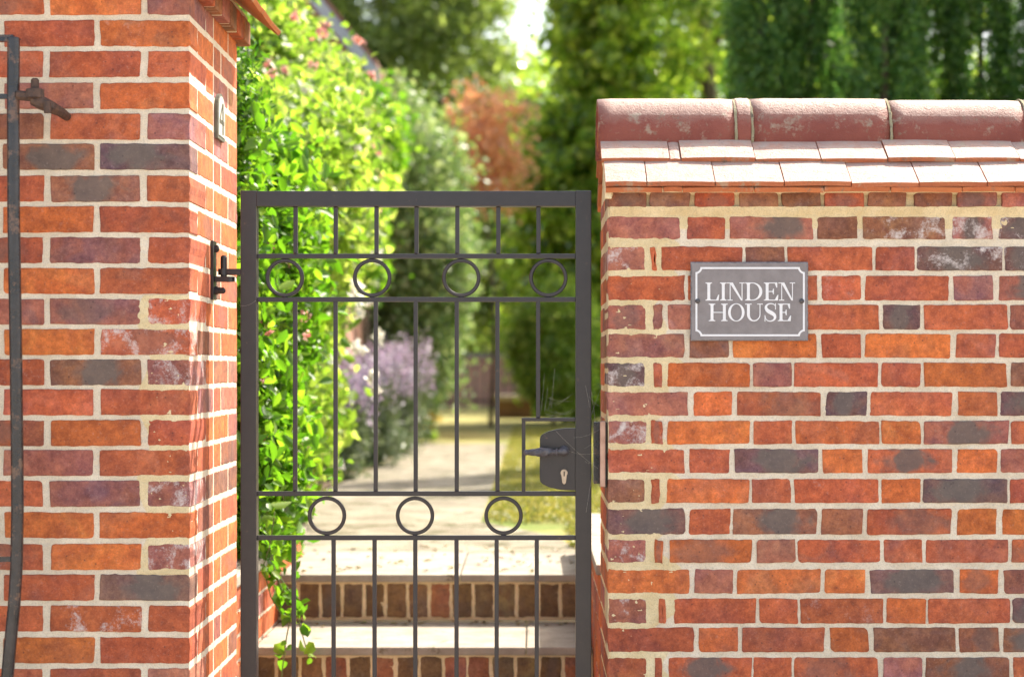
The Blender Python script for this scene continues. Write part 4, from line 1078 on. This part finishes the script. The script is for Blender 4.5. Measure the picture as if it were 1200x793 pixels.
lavender('lavender', 'purple lavender clump nearest the gate, left of the path edge', -1.30, 11.4, .28, .62, 2)
lavender('lavender', 'purple lavender clump furthest along the path, against the pale bush', -1.12, 14.8, .27, .8, 3)
shrub('low_shrub', 'low green shrub at the path edge under the climbing rose', 'bush', [
    ((-1.5, 9.2, GZ + .25), (.22, .5, .28), 90, (.09, .1, .1), 60, .3), ((-1.42, 8.0, GZ + .16), (.16, .4, .2), 60, (.08, .1, .08), 50, .3)], M['l_rose'], 51, .05, .03, stems=3)
shrub('yellow_flowers', 'small yellow flowering plant at the far end of the path', 'flowers', [((-1.02, 17.2, GZ + .12), (.12, .12, .1), 20, (.05, .05, .05), 30, .2)], M['l_rose'], 53, .05, .03, stems=2,
      flowers=[((-1.0, 17.1, GZ + .2), (.13, .1, .07), 14, .035, 14, .04, M['p_yel'])])
# ivy strand on the steps
def ivy():
    root = empty('ivy_strand', px(330, 640, 5.6), 'trailing ivy strand with bright leaves hanging over the left end of the steps', 'ivy')
    mb = MB(); tips = []; rg = random.Random(5)
    strands = [[(322, 600), (316, 640), (322, 668), (345, 700), (352, 735), (362, 770)], [(316, 640), (308, 665), (318, 700), (330, 720)], [(345, 700), (336, 745), (330, 790), (334, 830)], [(322, 668), (330, 690), (350, 705), (356, 724)]]
    Cn = []
    for st in strands:
        pts = [px(a, b, 5.50 + .02 * i) for i, (a, b) in enumerate(st)]; mb.tube(pts, .0022, 6)
        for a, b in zip(pts, pts[1:]):
            for k in range(6):
                f = rg.random(); Cn.append([a[j] + (b[j] - a[j]) * f + rg.uniform(-.022, .022) for j in range(3)])
    mb.build('stem', M['stem'], root)
    leaf_mesh('leaves', Cn, .042, .034, M['l_vine'], root, 6, 'leaf', droop=1.2)
ivy()

# far things
def build_house():
    root = empty('brick_house', (-4.3, 17, GZ), 'rose covered house with brown tiled gable roof behind the climbers', 'house')
    mb = MB(); x0, x1, y0, y1 = -7., -1.52, 14.6, 22.; ez = 4.1
    mb.box(x0, x1, y0, y1, GZ, ez, .01, fx=(0, 0, 0)); 
    xm = (x0 + x1) / 2; mb.add([(x0, y0 + .002, ez), (x1, y0 + .002, ez), (xm, y0 + .002, ez + 3.4), (x0, y1, ez), (x1, y1, ez), (xm, y1, ez + 3.4)], [(0, 1, 2), (5, 4, 3), (0, 2, 5, 3), (2, 1, 4, 5)])
    mb.build('wall', M['housewall'], root)
    mb = MB()
    for s_ in (-1, 1):
        xe = x1 + .28 if s_ > 0 else x0 - .28; dz = .28 * 3.4 / (x1 - xm)
        mb.add([(xe, y0 - .35, ez - dz + .02), (xm, y0 - .35, ez + 3.42), (xm, y1 + .3, ez + 3.42), (xe, y1 + .3, ez - dz + .02),
                (xe, y0 - .35, ez - dz + .14), (xm, y0 - .35, ez + 3.56), (xm, y1 + .3, ez + 3.56), (xe, y1 + .3, ez - dz + .14)],
               [(0, 1, 2, 3), (4, 7, 6, 5), (0, 4, 5, 1), (2, 6, 7, 3), (0, 3, 7, 4)])
    rf = mb.build('roof', M['rooftile'], root)
    mb = MB()
    for s_ in (-1, 1):
        xe = x1 + .30 if s_ > 0 else x0 - .30; dz = .3 * 3.4 / (x1 - xm)
        mb.add([(xe, y0 - .39, ez - dz - .06), (xm, y0 - .39, ez + 3.34), (xm, y0 - .39, ez + 3.48), (xe, y0 - .39, ez - dz + .08), (xe, y0 - .352, ez - dz - .06), (xm, y0 - .352, ez + 3.34), (xm, y0 - .352, ez + 3.48), (xe, y0 - .352, ez - dz + .08)],
               [(0, 1, 2, 3), (7, 6, 5, 4), (0, 4, 5, 1), (3, 2, 6, 7), (0, 3, 7, 4)])
    mb.build('bargeboard', M['grey'], rf)
    for (wx, wz) in ((-2.9, 1.9), (-5.2, 1.9), (-2.9, 3.1), (-5.2, 3.1)):
        mb = MB(); mb.box(wx - .45, wx + .45, y0 - .03, y0 + .02, wz - .4, wz + .45, .004); f = mb.build('window', M['white'], root)
        mb = MB(); mb.box(wx - .38, wx + .38, y0 - .036, y0 - .031, wz - .34, wz + .38, .001); mb.build('pane', M['glass'], f)
M['housewall'] = mat_noise('house_brick', (.36, .19, .14), (.46, .26, .19), 3, .9, .3, .003, 40)
build_house()
def far_wall():
    root = empty('garden_wall', (0, 33, GZ), 'brown brick garden wall across the far end of the lawn', 'wall')
    mb = MB(); mb.box(-6, 6, 33, 33.25, GZ - .05, 1.62, .01); mb.build('brickwork', M['housewall'], root)
    mb = MB(); mb.box(-6.05, 6.05, 32.96, 33.29, 1.621, 1.68, .01); mb.build('coping', M['stone'], root)
    root = empty('stone_edging_wall', (2, 25, GZ), 'low brown wall with a pale stone top at the right of the lawn', 'wall')
    mb = MB(); mb.box(-.5, 5, 25, 25.2, GZ - .05, .98, .01); mb.build('wall', M['darkbrick'], root)
    mb = MB(); mb.box(-.54, 5.04, 24.96, 25.24, .981, 1.06, .01); mb.build('coping', M['stone'], root)
    root = empty('railings', (-.6, 30, GZ), 'dark iron railings in front of the far garden wall', 'fence')
    mb = MB()
    for x in np.arange(-3.2, 3.2, .16): mb.tube([(x, 30, GZ), (x, 30, 1.78), (x, 30, 1.84)], [.012, .012, .002], 6)
    for z in (GZ + .15, 1.68): mb.box(-3.25, 3.25, 29.99, 30.01, z - .02, z + .02, .002)
    mb.build('bars', M['iron'], root)
M['darkbrick'] = mat_noise('dark_brick', (.12, .075, .045), (.2, .12, .07), 3, .9, .3, .003, 40)
far_wall()
# trees
tree('conifer_tree', 'tall dark pine with sky gaps in its crown behind the house and pale bush', 'tree', -3.05, 38, 14, 2.7, M['l_dark'], 61, nc=420, cr=(.6, .6, .4), nl=120, L=.22, W=.08, crown_z=.62, rz_=5.5, tr=.25)
tree('copper_tree', 'orange brown copper leaved tree in the gap behind the iron gate', 'tree', -.50, 21.5, 4.7, .36, M['l_copper'], 67, nc=46, cr=(.30, .30, .17), nl=48, L=.09, W=.06, crown_z=.72, rz_=.85, tr=.028, limbs=6)
tree('broadleaf_tree', 'large dark green tree with bright glinting leaves behind the tiled wall end', 'tree', 2.45, 23.5, 8.6, 2.2, M['l_tree'], 71, nc=290, cr=(.30, .30, .20), nl=110, L=.135, W=.085, crown_z=.52, rz_=4.3, tr=.2,
     lobes=[(.65, 23, 3.0, .95, 2.2, 190), (.7, 23.4, 1.8, .8, 1.2, 90), (.85, 23.2, 5.9, .6, .9, 60)])
tree('background_tree', 'yellow green tree low behind the copper tree in the middle of the view', 'tree', -.9, 42, 9.9, 3.1, M['l_tree'], 73, nc=220, cr=(.6, .6, .45), nl=90, L=.18, W=.11, crown_z=.48, rz_=3.9, tr=.2)
tree('background_tree', 'dark tree at the far left behind the house roof', 'tree', -7.5, 44, 14, 4.2, M['l_dark'], 75, nc=320, cr=(.7, .7, .5), nl=100, L=.24, W=.12, crown_z=.5, rz_=6.3, tr=.3)
tree('background_tree', 'tall tree behind the large broadleaf tree, its top out of view', 'tree', 5.0, 36, 14, 4.2, M['l_tree'], 77, nc=480, cr=(.6, .6, .45), nl=100, L=.19, W=.11, crown_z=.5, rz_=6.6, tr=.3)
tree('background_tree', 'bushy dark tree behind the far railings', 'tree', -2.6, 36, 5.2, 2.4, M['l_dark'], 79, nc=260, cr=(.5, .5, .4), nl=90, L=.17, W=.1, crown_z=.5, rz_=2.5, tr=.15)
tree('background_tree', 'bushy dark tree at the right end of the far railings', 'tree', 2.0, 35, 6.2, 2.6, M['l_dark'], 80, nc=300, cr=(.5, .5, .4), nl=90, L=.17, W=.1, crown_z=.45, rz_=2.9, tr=.15)
shrub('clipped_bush', 'fresh green clipped bush behind the gate lock', 'bush', [(px(650, 405, 21), (.5, .5, .75), 190, (.14, .14, .14), 60, .7)], M['l_rose'], 83, .07, .045, stems=4)
# cypress row
def cypress(x, y, h, r, seed, label):
    root = empty('cypress_tree', (x, y, GZ), label, 'cypress', 'cypress trees behind the right-hand wall')
    rg = np.random.default_rng(seed); nc = 340
    f = rg.random(nc); a = rg.uniform(0, 2 * math.pi, nc); rr = r * (1 - .35 * f) * (.55 + .5 * rg.random(nc))
    cc = np.stack([x + rr * np.cos(a), y + rr * np.sin(a), GZ + .2 + f * h * .95], 1)
    q = rg.normal(size=(nc, 150, 3)) * np.array([.036, .036, .125])
    q[:, :, :2] += (q[:, :, 2:3]) * .18 * np.stack([np.cos(a), np.sin(a)], 1)[:, None, :]
    C = (cc[:, None] + q).reshape(-1, 3)
    mb = MB(); mb.tube([(x, y, GZ), (x, y, GZ + h * .5), (x, y, GZ + h)], [.05, .03, .01], 8); mb.build('trunk', M['bark'], root, True)
    leaf_mesh('crown', C, .055, .024, M['l_yew'], root, seed, up=.1, droop=-.8)
cyl_lab = ['cypress nearest the large broadleaf tree, its flank over the first ridge tile', 'second cypress from the left above the tiled coping', 'third cypress from the left above the tiled coping', 'fourth cypress from the left above the tiled coping', 'fifth cypress from the left above the tiled coping', 'sixth cypress from the left above the tiled coping, near the picture edge', 'cypress furthest right above the tiled coping']
for i, x in enumerate((1.78, 2.22, 2.68, 3.10, 3.52, 3.98, 4.5)):
    cypress(x, 14.0 + .35 * math.sin(i * 2.3), 5.6 + .5 * math.sin(i), .34, 90 + i, cyl_lab[i])
# fallen leaves on the landing and treads
rgn = np.random.default_rng(14)
a_ = np.stack([rgn.uniform(-.85, .17, 90), 6.22 + .9 * rgn.random(90), np.full(90, GZ + .006)], 1); b_ = np.stack([rgn.uniform(-.85, .17, 40), 6.19 - .12 * rgn.random(40) ** 2 , np.full(40, .569 + .005)], 1)
tag(leaf_mesh('fallen_leaves', np.vstack([a_, b_]), .026, .014, M['litter'], None, 8, 'leaf', up=6), 'small dry fallen leaves scattered on the stone treads', 'leaves', kind='stuff')
# turf
rgn = np.random.default_rng(4)
C = np.stack([rgn.uniform(-.22, 2.2, 60000), 7.1 + 14 * rgn.random(60000) ** 1.6, np.full(60000, GZ + .015)], 1)
C = C[(C[:, 0] > .15) | (C[:, 1] > 8.2)]
tag(leaf_mesh('grass', C, .05, .012, M['blade'], None, 5, up=0, droop=0), 'dry yellow green lawn grass right of the path', 'grass', kind='stuff')
